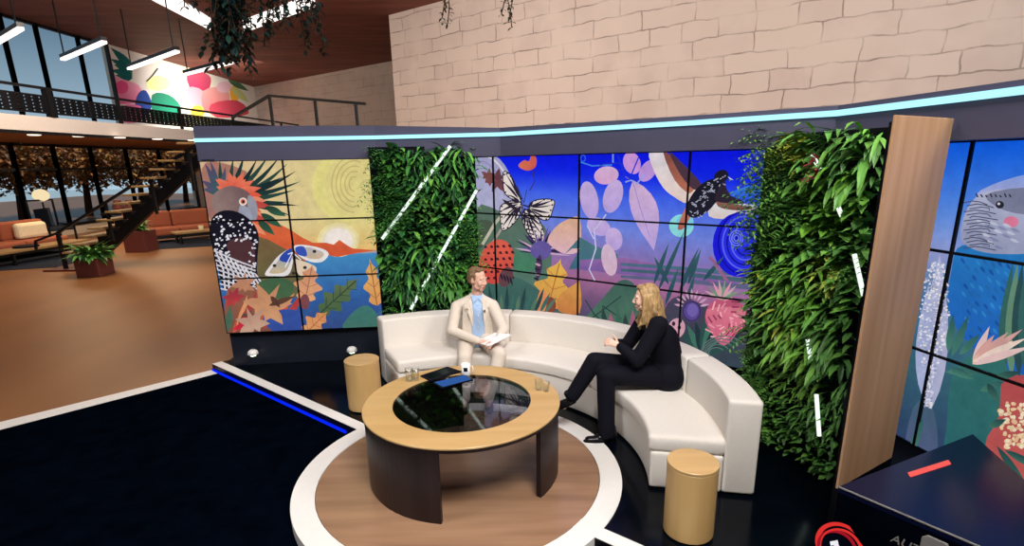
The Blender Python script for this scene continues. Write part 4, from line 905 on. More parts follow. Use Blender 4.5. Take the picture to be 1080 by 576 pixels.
# jacket: back and two fronts left open over the shirt, sleeves
b = NB()
for p0, p1, ra, rb in ((pel + Vector((0, .02, 0)), chest + Vector((0, .015, .02)), .165, .168), (chest + Vector((0, .015, .02)), neck + Vector((0, .02, -.075)), .168, .11)): capsule(b, p0, p1, ra, rb, 22, .70, (0, 1, 0))
for g, s_, e_, w_ in ((1, shL, elL, wrL), (-1, shR, elR, wrR)):
    capsule(b, lerp(neck, s_, .2) + Vector((0, .01, -.045)), s_, .075, .068); capsule(b, s_, e_, .070, .057); capsule(b, e_, lerp(e_, w_, .93), .056, .042)
    f0 = chest + MF @ Vector((g * .105, .10, .06)); f1 = pel + MF @ Vector((g * .125, .125, .02)); capsule(b, f0, f1, .055, .06, 16, .5, MF @ Vector((0, 1, 0))); capsule(b, lerp(neck, s_, .4) + MF @ Vector((0, .03, -.05)), f0, .044, .05, 16, .55, MF @ Vector((0, 1, 0)))
    capsule(b, f1, pel + MF @ Vector((g * .165, .16, -.03)), .05, .04, 16, .5, (0, 0, 1))
jk = fuse('jacket', b, 'cream_suit', None, .009, 9); jk.parent = man
for g in (1, -1):                                                       # lapels
    b = NB(); pts = [(.055, .075, .165), (.095, .095, .14), (.125, .128, .07), (.100, .140, .055), (.112, .150, .03), (.062, .172, -.13), (.055, .160, -.02)]
    lo = [b.verts.new(chest + MF @ Vector((g * x, y + .010, z))) for x, y, z in pts]; hi = [b.verts.new(chest + MF @ Vector((g * x, y + .020, z))) for x, y, z in pts]; n = len(pts)
    b.faces.new(lo); b.faces.new(hi)
    for i in range(n): b.faces.new((lo[i], lo[(i + 1) % n], hi[(i + 1) % n], hi[i]))
    obj('lapel', b, 'cream_suit', jk)
b = NB(); mp_ = chest + MF @ Vector((.07, .178, .03)); box(b, mp_.x - .007, mp_.x + .007, mp_.y - .007, mp_.y + .007, mp_.z - .014, mp_.z + .014); tag(obj('clip_microphone', b, 'black_metal', jk), 'tiny black clip-on microphone')
b = NB()
for h_, k_, a_ in ((hipL, knL, anL), (hipR, knR, anR)):
    capsule(b, h_, k_, .100, .076); capsule(b, k_, a_ + Vector((0, .005, 0)), .074, .060)
capsule(b, hipL + Vector((0, .04, .02)), hipR + Vector((0, .04, .02)), .115, .115); 
tr = fuse('trousers', b, 'cream_suit', None, .009, 4); tr.parent = man
for a_ in (anL, anR): shoe('shoe', (a_.x, a_.y + .05, .009), (a_.x + .02, a_.y - .20, .009), 'shoe_brown', man)
# papers in his hands
pq = [at(501, 361, 5.50), at(516, 365.5, 5.33), at(540, 353.5, 5.36), at(522, 351.5, 5.54)]
b = NB(); lo = [b.verts.new(p) for p in pq]; hi = [b.verts.new(p + Vector((0, 0, .006))) for p in pq]; b.faces.new(lo[::-1]); b.faces.new(hi)
for i in range(4): b.faces.new((lo[i], lo[(i + 1) % 4], hi[(i + 1) % 4], hi[i]))
tag(obj('paper_sheets', b, 'paper'), 'white sheets of paper held on the lap of the suited person', 'paper')

# ---------------- woman in black
Y0 = 4.66
hipN = Vector((1.30, 4.56, .545)); hipF = Vector((1.33, 4.76, .545)); pel = Vector((1.335, 4.66, .57)); chest = Vector((1.285, 4.67, .86)); neck = Vector((1.20, 4.68, 1.065))
knT = at(627, 381, 4.60); anT = at(602, 420, 4.58); ftT = at(592, 434, 4.62)          # crossed leg on top
knS = at(639, 396, 4.50); anS = Vector((.775, 4.42, .10))
shN, shF = at(695, 341, 4.50), Vector((1.17, 4.86, 1.0)); elN = at(672, 380, 4.44); wrN = at(653, 365, 4.52); elF = Vector((1.02, 4.86, .75)); wrF = at(651, 362, 4.68)
hc = Vector((1.132, 4.68, 1.245)); HM = frame((-.985, .12, -.10)); k_ = 1.0
b = NB(); head(b, hc, HM, k_, True)
capsule(b, neck - Vector((0, 0, .05)), hc + Vector((.012, 0, -.06)), .052, .048)
capsule(b, pel, chest, .125, .12, 18, .8, (1, 0, 0)); capsule(b, chest, neck - Vector((0, 0, .08)), .12, .065, 18, .8, (1, 0, 0))
for s_, e_, w_, dd, th, nn in ((shN, elN, wrN, Vector((-.8, .25, .30)), 1, (-.1, -.8, .5)), (shF, elF, wrF, Vector((-.8, -.25, .22)), -1, (-.1, .8, .5))):
    capsule(b, lerp(neck, s_, .3) - Vector((0, 0, .05)), s_, .055, .05); capsule(b, s_, e_, .045, .038); capsule(b, e_, w_, .036, .024); hand(b, w_, dd, nn, th, .4, .92)
for h_, kk, a_ in ((hipF, knT, anT), (hipN, knS, anS)):
    capsule(b, h_, kk, .08, .055); capsule(b, kk, a_, .052, .034)
capsule(b, anT, lerp(anT, ftT, .7), .032, .02); capsule(b, anS, anS + Vector((-.07, -.01, -.078)), .032, .018)
woman = fuse('person', b, 'skin_woman', None, .0055, 6, .45)
tag(woman, 'person with long blonde hair in black clothes seated cross-legged on the sofa', 'person')
face_parts(woman, hc, HM, k_)
b = NB(); q = lambda x, y, z: hc + HM @ Vector((x, y, z))
ellip(b, q(0, -.028, .056), (.086, .098, .082), HM, 24); ellip(b, q(0, -.075, -.02), (.082, .06, .11), HM, 20); ellip(b, q(0, .022, .106), (.062, .052, .026), HM, 18)
random.seed(21)
for i in range(30):                                                     # wavy locks, sides and back
    a = R(22 + i * 316 / 29); sx = math.sin(a); cy = math.cos(a); L = .34 + .06 * math.sin(i * 2.1) - (.04 if cy > .4 else 0)
    p = [q(sx * .078, cy * .082 - .012, .05), q(sx * .092, cy * .094 - .022, -.03), q(sx * (.100 + .01 * math.sin(i)), cy * .10 - .028 + .012 * math.sin(i * 1.7), -.11), q(sx * .112 + .010 * math.sin(i * 3), cy * .112 - .03, -.19), q(sx * .108 + .008 * math.cos(i * 2), cy * .108 - .03, .05 - L)]
    if cy > .42: continue
    p = [v_ + HM @ Vector((.016 * math.sin(i * 1.9 + j * 2.2), .014 * math.cos(i * 2.3 + j * 2.0), 0)) * (j > 0) for j, v_ in enumerate(p)]; tube(b, p, [.020, .022, .021, .019, .007], 9)
for g in (-1, 1):
    for j in range(3):
        tube(b, [q(g * (.052 + .010 * j), .040 - .02 * j, .088), q(g * (.078 + .006 * j), .026 - .02 * j, .03), q(g * (.080 + .010 * j), .020 - .014 * j, -.05), q(g * (.088 + .008 * j), .030 + .004 * j, -.13), q(g * (.074 + .012 * j), .066 - .012 * j, -.20), q(g * (.080 + .010 * j), .074 + .012 * j, -.265 + .02 * j)], [.012, .017, .017, .020, .017, .006], 9)
hr = fuse('hair', b, 'hair_blonde', None, .007, 1, .3); hr.parent = woman
for g in (-1, 1): b = NB(); capsule(b, q(g * .016, .086, .030), q(g * .047, .076, .033), .003, .002, 8); obj('eyebrow', b, 'hair_blonde', woman, True)
b = NB(); capsule(b, pel + Vector((.03, 0, .0)), chest + Vector((.02, 0, 0)), .175, .160, 22, .86, (1, 0, 0)); capsule(b, chest + Vector((.02, 0, 0)), neck + Vector((.015, 0, -.07)), .162, .082, 22, .86, (1, 0, 0)); capsule(b, neck - Vector((-.01, 0, .08)), neck - Vector((-.006, 0, .03)), .085, .066)
capsule(b, pel + Vector((-.0, -.06, -.02)), pel + Vector((.02, .06, -.02)), .17, .17)
for s_, e_, w_ in ((shN, elN, wrN), (shF, elF, wrF)):
    capsule(b, lerp(neck, s_, .25) + Vector((.02, 0, -.06)), s_ + Vector((0, 0, -.015)), .088, .082); capsule(b, s_ + Vector((0, 0, -.015)), e_, .08, .064); capsule(b, e_, lerp(e_, w_, .9), .062, .044)
jk = fuse('jacket', b, 'black_cloth', None, .009, 4); jk.parent = woman
b = NB()
capsule(b, hipF, knT, .108, .083); capsule(b, knT, lerp(knT, anT, .92), .082, .066); capsule(b, hipN, knS, .105, .085); capsule(b, knS, anS + Vector((0, 0, -.02)), .083, .074); capsule(b, hipN + Vector((.05, 0, 0)), hipF + Vector((.05, 0, 0)), .12, .12)
tr = fuse('trousers', b, 'black_cloth', None, .009, 4); tr.parent = woman
shoe('shoe', anS + Vector((.06, .01, -.092)), anS + Vector((-.21, -.02, -.092)), 'shoe_black', woman, .10, .048)
fd = (ftT - anT).normalized(); shoe('shoe', anT + Vector((.02, 0, -.05)), anT + Vector((-.17, .03, -.135)), 'shoe_black', woman, .085, .046)

# ================================================================== LOBBY BEHIND THE STAGE
XW = -18.2; ZS0, ZS1, ZC = 3.45, 3.9, 7.9
def zx(u, v, x): d = ray(u, v); return EYE + d * (x / d.x)         # on the long window wall
# ---- big shell
setting('ceiling', prism(NB(), [(-18.6, -7), (9, -7), (9, 9), (24, 9), (24, 45), (-18.6, 45)], ZC, ZC + .2), 'ceiling_wood')
# long brick walls (local axes so the courses run along the wall)
def brickwall(name, a, b, z0, z1, m):
    a = Vector((a[0], a[1], 0)); b = Vector((b[0], b[1], 0)); Lw = (b - a).length; bm = NB(); box(bm, 0, Lw, z0, z1, -.3, 0)
    o = obj(name, bm, m); u = (b - a).normalized(); o.matrix_world = Matrix(((u.x, 0, u.y, a.x), (u.y, 0, -u.x, a.y), (0, 1, 0, 0), (0, 0, 0, 1))); return tag(o, kind='structure')
BA = P(410, 16, ZC); BB = BA + Vector((.79, -.613, 0)) * 24
brickwall('wall_back', BA, BB, FL, ZC, 'brick_bright')
bd = Vector((.613, .79, 0)); 
brickwall('wall_return', BA + bd * 12, BA + bd * .31, FL, ZC, 'brick_back')
BC = zx(265, 92, XW); BC = Vector((XW, 41.2, 0)); BE = P(410, 65, ZC)
brickwall('wall_far', BC, BE + (BE - BC).normalized() * 6, FL, ZC, 'brick_back')
setting('wall_right.001', box(NB(), 9, 9.2, -7, 9, FL, ZC), 'wall_dark'); setting('wall_front', box(NB(), -18.6, 9.2, -7.2, -7, FL, ZC), 'wall_dark')
# ---- window wall, lower and upper
ys_lo = [18.6, 20.0, 21.3, 22.55, 24.35, 26.45, 28.95, 32.0]
y_lo = [zx(u, v, XW).y for u, v in ((10, 151), (54.6, 152), (94, 153.6), (131.5, 155), (166, 156.6))]
ys = [y_lo[0] - 1.5 * k for k in (2, 1)] + y_lo + [y_lo[-1] + 2.9]
def window(name, y0, y1, z0, z1, bars):
    b = NB(); w = .11
    box(b, XW - .08, XW + .06, y0 - w / 2, y0 + w / 2, z0, z1); box(b, XW - .08, XW + .06, y1 - w / 2, y1 + w / 2, z0, z1)
    box(b, XW - .08, XW + .05, y0, y1, z0, z0 + .1); box(b, XW - .08, XW + .05, y0, y1, z1 - .1, z1)
    for z in bars: box(b, XW - .06, XW + .04, y0, y1, z - .05, z + .05)
    o = setting(name, b, 'black_metal')
    obj('pane', box(NB(), XW - .02, XW - .01, y0 + w / 2, y1 - w / 2, z0 + .1, z1 - .1), 'window_glass', o)
n_ = 1
for y0, y1 in zip(ys, ys[1:]):
    window('window_%d' % n_, y0, y1, FL + .35, ZS0, [2.5]); n_ += 1
yu = [16.0] + [zx(u, v, XW).y for u, v in ((-2, 12), (36, 23), (81, 37), (112, 47))]
for y0, y1 in zip(yu, yu[1:]):
    window('window_%d' % n_, y0, y1, ZS1 + .3, ZC - .02, []); n_ += 1
setting('wall_left.001', box(NB(), XW - .3, XW + .0, -3, 41.2, FL, FL + .36), 'lobby_wall')
setting('wall_left.002', box(NB(), XW - .3, XW, ys[-1] + .06, 41.2, FL, ZS0), 'lobby_wall')
setting('wall_left.003', box(NB(), XW - .3, XW, -3, ys[0] - .06, FL, ZC), 'lobby_wall')
setting('wall_left.004', box(NB(), XW - .3, XW, yu[-1] + .06, 41.2, ZS1, ZC), 'lobby_wall')
# painted mural on that upper wall
MU = Art(Vector((XW, yu[-1] + .1, 0)), Vector((0, 1, 0)), 0, Vector((1, 0, 0)))
MU.grid(0, 41.2 - yu[-1] - .1, ZS1, ZC, lambda x, y: mixc((236, 226, 214), (240, 232, 190), max(0, 1 - abs(x - .45) * 4)), 12, 4)
for i in range(7): MU.leaf(140, 70 + i * 2, 116 + (i % 2) * 4, 50 + i * 6, 3.4, (24, 116, 104), (14, 84, 84))
MU.poly([(118, 80), (130, 84), (146, 90), (150, 104), (134, 110), (116, 104)], (236, 110, 160), (244, 170, 190)); MU.ell(128, 92, 7, 7, (240, 80, 140)); MU.poly([(146, 98), (154, 96), (160, 112), (150, 124), (142, 112)], (40, 70, 150))
MU.poly([(160, 100), (178, 100), (190, 112), (188, 126), (164, 126)], (20, 150, 110), (40, 120, 90)); MU.poly([(128, 112), (148, 112), (148, 128), (128, 128)], (230, 110, 160)); MU.ell(166, 88, 12, 8, (250, 240, 150))
MU.poly([(197, 80), (212, 76), (222, 82), (220, 94), (212, 100), (202, 96)], (190, 40, 84), (220, 90, 110)); MU.poly([(198, 92), (214, 96), (216, 112), (200, 108)], (240, 160, 170)); MU.poly([(214, 96), (236, 92), (242, 104), (236, 118), (216, 118)], (238, 120, 120), (240, 170, 160)); MU.ell(236, 92, 8, 6, (240, 190, 200))
MU.ell(247, 99, 5, 9, (246, 176, 40)); MU.leaf(240, 84, 262, 96, 3, (70, 110, 70)); MU.leaf(244, 92, 262, 108, 4, (200, 206, 130)); MU.poly([(222, 110), (250, 106), (262, 120), (228, 124)], (220, 70, 90)); MU.ell(208, 118, 7, 7, (246, 190, 60))
MU.line([(166, 72), (160, 80), (154, 86)], .8, (60, 66, 60))
t = MU.panel(0, 41.2 - yu[-1] - .1, ZS1, ZC, None, 'wall_mural', .01, .0006, 'paint_mural', .02)
tag(t, 'colourful floral mural painted on the upper white wall behind the balcony railing', 'mural')
# ---- mezzanine slab
M0 = P(0, 136, 3.5); M1 = P(205, 148.4, 3.5); md = (M1 - M0).normalized(); Ma = M0 - md * 8; Mb = M1 + md * 10
zt = ZS1
setting('floor', prism(NB(), [Ma, Mb, (XW, Mb.y), (XW, Ma.y)], 3.5, zt), 'slab_white')
b = NB(); mn = Vector((-md.y, md.x, 0)); prism(b, [Ma + mn * .05, Mb + mn * .05, (XW, Mb.y), (XW, Ma.y)], 3.452, 3.499); setting('ceiling', b, 'soffit')
b = NB(); prism(b, [Ma - mn * .02, Mb - mn * .02, Mb + mn * .05, Ma + mn * .05], 3.42, 3.5); setting('shadow_gap_strip', b, 'black_metal')  # solid dark strip standing in for the shadow gap under the slab
for i, (u, v) in enumerate(((36, 142.5), (83, 144), (126.5, 145.3), (166, 146.8), (203, 148))):
    c = P(u, v, 3.44); t = tag(obj('downlight', lathe(NB(), [(.001, -.012), (.13, -.012), (.16, 0), (.16, .012), (.001, .012)], c, 20), 'downlight'), 'small round recessed downlight under the balcony, %s' % ['nearest the picture corner', 'second from the outer corner', 'third along the row', 'above the stair landing', 'closest to the parrot screen'][i], 'light', 'downlights under the balcony')
# ---- balcony railing: posts, rail, woven panels
t = thing('balcony_railing', 'black balcony railing with perforated panels along the white slab edge', 'railing', M0)
rp = lambda s: M0 + md * s + mn * .06
def rs(u): w = onpl(u, 125, M0, M1); return (w - M0).dot(md)
posts = [rs(u) for u in (-60, -2, 57, 129, 192, 247, 297)]
zr = zt + .78
b = NB(); p, q = rp(posts[0]), rp(posts[-1] + 2); bar(b, (p.x, p.y, zr), (q.x, q.y, zr), .07, .07); obj('handrail', b, 'black_metal', t)
for i, s_ in enumerate(posts):
    p = rp(s_); b = NB(); w = .16 if i == 2 else .09; bar(b, (p.x, p.y, zt), (p.x, p.y, zr), w, w); obj('post', b, 'black_metal', t)
for a_, b_ in zip(posts, posts[1:]):
    h0, h1 = zt + .12, zr - .22; g0, g1 = a_ + .15, b_ - .15; b = NB(); n1 = max(6, int((g1 - g0) / .22)); n2 = 5
    for i in range(n1 + 1): s_ = g0 + (g1 - g0) * i / n1; p = rp(s_); bar(b, (p.x, p.y, h0), (p.x, p.y, h1), .05, .14 if True else .1, up=md)
    for j in range(n2 + 1): z = h0 + (h1 - h0) * j / n2; p, q = rp(g0), rp(g1); bar(b, (p.x, p.y, z), (q.x, q.y, z), .05, .055)
    obj('woven_panel', b, 'black_metal', t)
# second railing by the stair head
t = thing('landing_railing', 'plain black stair landing railing in front of the dim brick wall', 'railing', at(332, 135, 13))
b = NB(); q0, q1, q2 = at(284, 101, 14.2), at(385, 109.5, 13), at(245, 124, 14.8); bar(b, q0, q1, .06, .06); bar(b, q0, q2, .06, .06); obj('handrail', b, 'black_metal', t)
for u, v, d0 in ((284, 101, 14.2), (332, 105, 13.6), (375, 109, 13.1)):
    p = at(u, v, d0); b = NB(); bar(b, p, (p.x, p.y, 2.9), .06, .06); obj('post', b, 'black_metal', t)
setting('floor', prism(NB(), [(-7.0, 13.0), (-3.0, 12.0), (-2.6, 14.2), (-7.6, 15.4)], 2.75, 2.9), 'slab_white')
# ---- stairs
tx0, ty = -11.75, 14.45; nt_ = 14
t = thing('staircase', 'floating staircase with wooden treads and one black stringer rising behind the parrot screen', 'stairs', (tx0, ty, FL))
for i in range(nt_):
    x = tx0 + .265 * i; z = FL + .205 * (i + 1) + .28; b = NB(); box(b, x - .02, x + .36, ty - .35, ty + .75, z - .05, z, .008); obj('tread', b, 'tread_wood', t)
x1 = tx0 + .265 * nt_; b = NB()
s0_ = Vector((tx0 + .15, ty + .2, FL + .02)); s1_ = Vector((x1 + .3, ty + .2, FL + .205 * nt_ + .15)); bar(b, s0_, s1_, .14, .26); 
for i in range(nt_): x = tx0 + .265 * i + .15; z = FL + .205 * (i + 1) + .24; box(b, x - .02, x + .16, ty + .08, ty + .32, z - .2, z)
obj('stringer', b, 'black_metal', t)
nw = P(72, 284, FL); n0 = Vector((nw.x + .1, ty - .3, FL)); h0 = Vector((n0.x, n0.y, FL + .98)); h1 = at(207, 153, ty - .2)
b = NB(); bar(b, h0, h1, .075, .06); bar(b, h0, h0 + Vector((-.62, 0, -.2)), .06, .05); bar(b, h0 + Vector((-.62, 0, -.2)), h0 + Vector((-.66, 0, -.42)), .05, .05); obj('handrail', b, 'black_metal', t)
b = NB(); bar(b, n0, h0, .075, .075); obj('newel_post', b, 'black_metal', t)
for u in (118, 162, 199):
    k = (u - 70) / (207 - 70); p = lerp(h0, h1, k); b = NB(); bar(b, p, (p.x, p.y, p.z - .98), .06, .06); obj('baluster', b, 'black_metal', t)
b = NB(); box(b, n0.x - .45, n0.x + .5, ty - .5, ty + .7, FL + .004, FL + .05); obj('foot_plate', b, 'pot_brown', t)
# ---- plants, pots
def potted(name, label, c, w, h, nleaf, L, seed):
    random.seed(seed); t = thing(name, label, 'plant', c, None)
    b = NB(); box(b, c.x - w / 2, c.x + w / 2, c.y - w / 2, c.y + w / 2, c.z, c.z + h, .02); obj('pot', b, 'pot_brown', t)
    bm = NB(); cl = bm.loops.layers.float_color.new('Col')
    for i in range(nleaf):
        a = rnd(0, 2 * PI); leaf_into(bm, cl, c + Vector((rnd(-.2, .2) * w, rnd(-.2, .2) * w, h)), (math.cos(a), math.sin(a), rnd(.3, 1.6)), Vector((0, 0, 1)), L * rnd(.6, 1.1), L * .09, mixc(random.choice(GREENS), (90, 120, 50), rnd(0, .6)), rnd(.8, 1.9), 5)
    obj('foliage', bm, 'leaves', t, rec=False); return t
potted('potted_fern', 'fern in a square brown pot at the foot of the staircase', P(102, 290.5, FL) + Vector((0, .0, .004)), .56, .44, 120, .62, 3)
potted('potted_plant', 'small plant in a large brown planter under the stairs', P(157, 263.5, FL) + Vector((0, -.3, .004)), .66, .66, 34, .55, 4)
c = P(143, 264, FL); t = thing('floor_lantern', 'low glowing box lantern beside the brown planter under the stairs', 'lamp', c)
b = NB(); box(b, c.x - .28, c.x + .28, c.y, c.y + .5, c.z + .02, c.z + .4, .02); obj('shade', b, 'lantern', t); b = NB(); box(b, c.x - .3, c.x + .3, c.y - .02, c.y + .52, c.z + .004, c.z + .03); obj('base', b, 'black_metal', t)
# ---- rugs
for q_, lb in ((((-30, 287), (66, 281), (104, 268), (60, 262), (-30, 268)), 'dark rug under the long orange sofa at the picture edge'), (((160, 263), (228, 259), (235, 251), (170, 254)), 'dark rug under the orange sofa behind the stairs')):
    tag(obj('rug', prism(NB(), [P(u, v, FL + .02) for u, v in q_], FL + .005, FL + .02), 'rug'), lb, 'rug')
# ---- sofas along the windows
def lobby_sofa(label, c, L, n, ang, pillow_at=None, group='orange lobby sofas'):
    t = thing('lobby_sofa', label, 'sofa', c, group); u = Vector((math.cos(ang), math.sin(ang), 0)); v = Vector((u.y, -u.x, 0)); z = c.z
    def bx(p0, p1, q0, q1, z0, z1, nm, m, bev=.04, par=None):
        b = NB(); prism(b, [c + u * p0 + v * q0, c + u * p1 + v * q0, c + u * p1 + v * q1, c + u * p0 + v * q1], z + z0, z + z1, bev); return obj(nm, b, m, par or t)
    bx(0, L, -.5, .5, .14, .26, 'frame', 'black_metal', .01)
    for k in range(n):
        a = L * k / n; bx(a + .012, L * (k + 1) / n - .012, -.4, .52, .26, .52, 'seat_cushion', 'sofa_orange', .06); bx(a + .012, L * (k + 1) / n - .012, -.55, -.3, .50, 1.06, 'back_cushion', 'sofa_orange', .07)
    for a in (.1, L - .1):
        for d in (-.42, .42): b = NB(); p = c + u * a + v * d; bar(b, (p.x, p.y, z + .022), (p.x, p.y, z + .15), .06); obj('leg', b, 'black_metal', t)
    return t, u, v
cL = zx(-40, 268, -14.9); 
fl = Vector((-15.6, 12.2, FL)); angS = math.atan2(16.6 - 12.2, .55)
t, u1, v1 = lobby_sofa('long orange sofa at the picture edge below the lower windows', fl, 5.6, 4, angS)
pc = fl + u1 * 4.9 + v1 * .06; b = NB(); prism(b, [pc + u1 * -.45 + v1 * -.26, pc + u1 * .5 + v1 * -.26, pc + u1 * .5 + v1 * -.02, pc + u1 * -.45 + v1 * -.02], FL + .53, FL + 1.0, .09)
tag(obj('cushion', b, 'cushion_cream', None), 'cream cushion leaning at the end of the long orange sofa', 'cushion')
fr_ = Vector((-13.4, 19.0, FL)); t, u2, v2 = lobby_sofa('orange sofa behind the staircase, next to the parrot screen', fr_, 4.4, 3, R(47))
pc = fr_ + u2 * 2.62 + v2 * .06; b = NB(); prism(b, [pc + v2 * -.26, pc + u2 * .55 + v2 * -.26, pc + u2 * .55 + v2 * -.04, pc + v2 * -.04], FL + .53, FL + .98, .09)
tag(obj('cushion', b, 'cushion_cream', None), 'cream cushion on the orange sofa behind the staircase', 'cushion')
def bench(label, c, L, u, v, w=.7):
    t = thing('coffee_table', label, 'table', c, 'low wooden lobby tables'); z = c.z
    b = NB(); prism(b, [c - v * w / 2, c + u * L - v * w / 2, c + u * L + v * w / 2, c + v * w / 2], z + .36, z + .43, .01); obj('tabletop', b, 'tread_wood', t)
    for a in (.15, L / 2, L - .15):
        for d in (-w / 2 + .08, w / 2 - .08): b = NB(); p = c + u * a + v * d; bar(b, (p.x, p.y, z + .022), (p.x, p.y, z + .36), .07); obj('leg', b, 'black_metal', t)
bench('low wooden table in front of the long orange sofa', fl + v1 * 1.15 + u1 * .6, 4.7, u1, v1); bench('low wooden table in front of the orange sofa behind the stairs', fr_ + v2 * 1.3 + u2 * 1.0, 3.0, u2, v2, .6)
tc_ = fl + v1 * 1.15 + u1 * 3.6; b = NB(); cylinder(b, tc_, .3, FL + .431, FL + .48, 24, .01); tag(obj('tray', b, 'black_cloth', None), 'dark round tray on the long low table before the orange sofa', 'tray')
cc = fr_ + v2 * 1.3 + u2 * 1.9; b = NB(); lathe(b, [(.001, 0), (.07, 0), (.09, .14), (.001, .14)], Vector((cc.x, cc.y, FL + .431)), 20); tag(obj('candle_cup', b, 'cushion_cream', None), 'small pale cup on the table before the orange sofa behind the stairs', 'cup')
# lounge chairs near the glass
def lounge(label, c, ang):
    t = thing('lounge_chair', label, 'chair', c, 'dark lounge chairs by the windows'); u = Vector((math.cos(ang), math.sin(ang), 0)); v = Vector((-u.y, u.x, 0)); g = lambda x, y, z: Vector((c.x, c.y, c.z)) + u * x + v * y + Vector((0, 0, z))
    for s_ in (-.42, .42): b = NB(); bar(b, g(s_, -.4, .02), g(s_, -.4, .62), .05); bar(b, g(s_, -.4, .62), g(s_, .45, .62), .05); bar(b, g(s_, .45, 0.02), g(s_, .5, 1.5), .05); obj('side_frame', b, 'black_metal', t)
    b = NB(); prism(b, [g(-.4, -.4, 0), g(.4, -.4, 0), g(.4, .4, 0), g(-.4, .4, 0)], c.z + .42, c.z + .56, .03); obj('seat', b, 'rug', t)
    b = NB(); bar(b, g(0, .44, .55), g(0, .5, 1.2), .8, .1, up=u); obj('backrest', b, 'rug', t); b = NB(); bar(b, g(-.44, .5, 1.5), g(.44, .5, 1.5), .06); obj('top_rail', b, 'black_metal', t)
lounge('dark framed lounge chair behind the long sofa, at the picture edge', Vector((-17.1, 17.6, FL + .004)), R(60)); lounge('dark framed lounge chair behind the long sofa, under the white globe lamp', Vector((-16.9, 20.2, FL + .004)), R(70))
lounge('dark framed lounge chair seen through the stair rail', Vector((-16.0, 25.0, FL + .004)), R(80))
c = at(133, 226, 21.5); c.z = FL + .004; t = thing('side_table', 'dark side table with two brown jars behind the stairs', 'table', c)
b = NB(); box(b, c.x - .7, c.x + .7, c.y - .4, c.y + .4, c.z + .85, c.z + .93, .01); obj('tabletop', b, 'black_metal', t)
for i in (-.6, .6): b = NB(); bar(b, (c.x + i, c.y, c.z), (c.x + i, c.y, c.z + .86), .08); obj('leg', b, 'black_metal', t)
for i, lb in ((-.25, 'brown jar on the dark side table behind the stairs, the wider one'), (.2, 'slimmer brown jar on the dark side table behind the stairs')):
    k = 1 if i < 0 else .8; tag(obj('jar', lathe(NB(), [(.001, 0), (.16 * k, 0), (.2 * k, .2), (.12 * k, .4), (.14 * k, .46), (.001, .46)], Vector((c.x + i, c.y, c.z + .931)), 20), 'pot_brown', None, True), lb, 'jar')
# globe lamp
c = zx(43, 206, -17.4); t = thing('floor_lamp', 'white dome floor lamp standing by the lower windows', 'lamp', (c.x, c.y, FL))
b = NB(); ellip(b, c, (.26, .26, .22)); obj('lamp_shade', b, 'lantern', t, True); b = NB(); tube(b, [(c.x, c.y, FL + .02), (c.x, c.y, c.z - .25)], .03); obj('pole', b, 'black_metal', t); obj('base', cylinder(NB(), c, .22, FL + .005, FL + .03, 24), 'black_metal', t)
# ---- linear pendants
lab = ['at the picture edge', 'in front of the middle upper window', 'in front of the pale mural', 'closest to the hanging plants']
for i, (a_, b_) in enumerate((((-30, 60), (22, 29)), ((66, 62), (110, 43.5)), ((136, 72), (187, 53.5)), ((195, 78), (250, 64)))):
    p, q = P(*a_, 6.0), P(*b_, 6.0); t = thing('pendant_light', 'slim linear pendant light hanging %s' % lab[i], 'light', (p + q) / 2, 'linear pendants above the balcony')
    b = NB(); bar(b, p + Vector((0, 0, .07)), q + Vector((0, 0, .07)), .15, .10); obj('housing', b, 'black_metal', t)
    b = NB(); bar(b, p + Vector((0, 0, -.02)), q + Vector((0, 0, -.02)), .13, .07); obj('diffuser', b, 'lamp_white', t)
    for k in (.06, .94): w = lerp(p, q, k); b = NB(); bar(b, (w.x, w.y, w.z + .15), (w.x, w.y, ZC), .03); obj('cable', b, 'black_metal', t)
# ---- light troughs in the ceiling
for i, q_ in enumerate((((120, -22), (222, 31), (222, 19), (170, -14)), ((256, 34), (332, 6), (332, -8), (256, 21)))):
    tag(obj('ceiling_light', prism(NB(), [P(u, v, ZC) for u, v in q_], ZC - .04, ZC - .002), 'trough_white'), ['broad white light band in the wooden ceiling, the longer one', 'white light band in the ceiling partly hidden by trailing plants'][i], 'light', 'white light bands in the ceiling')
# ---- hanging plants
def hanging(label, u, vtop, vines, depth, seed, leafn=26, sz=.12):
    random.seed(seed); c = at(u, -60, depth); t = thing('hanging_plant', label, 'plant', c)
    b = NB(); lathe(b, [(.001, 0), (.16, 0), (.24, .26), (.22, .26), (.15, .02), (.001, .02)], c + Vector((0, 0, .1)), 20); obj('basket', b, 'black_metal', t)
    b = NB(); bar(b, c + Vector((0, 0, .34)), Vector((c.x, c.y, ZC)), .02); obj('cord', b, 'black_metal', t)
    bm = NB(); cl = bm.loops.layers.float_color.new('Col'); sb = NB()
    for (du, vb) in vines:
        e = at(u + du, vb, depth); top = at(u + du * .5, -58, depth) + Vector((0, 0, .25)); e.y += rnd(-.25, .25); n = max(4, int((top - e).length / .05)); pts = []
        for i in range(n + 1):
            k = i / n; p = lerp(top, e, k) + Vector((math.sin(k * 7 + du) * .04, math.cos(k * 6 + vb) * .05, 0)); pts.append(p)
            for g in range(2): leaf_into(bm, cl, p, (rnd(-1, 1), rnd(-1, 1), rnd(-.7, .3)), Vector((0, 0, 1)), sz * rnd(.7, 1.2), sz * .26, mixc((22, 52, 42), (12, 26, 30), rnd(0, 1)), .8, 3)
        tube(sb, pts[::3] if len(pts) > 6 else pts, .006, 5)
    obj('stems', sb, 'bark', t); tag(obj('foliage', bm, 'leaves', t, rec=False), kind='stuff')
hanging('dense dark trailing plant hanging in front of the ceiling light band', 240, 0, [(rnd(-15, 15), rnd(44, 76)) for _ in range(22)], 6.5, 3, sz=.11)
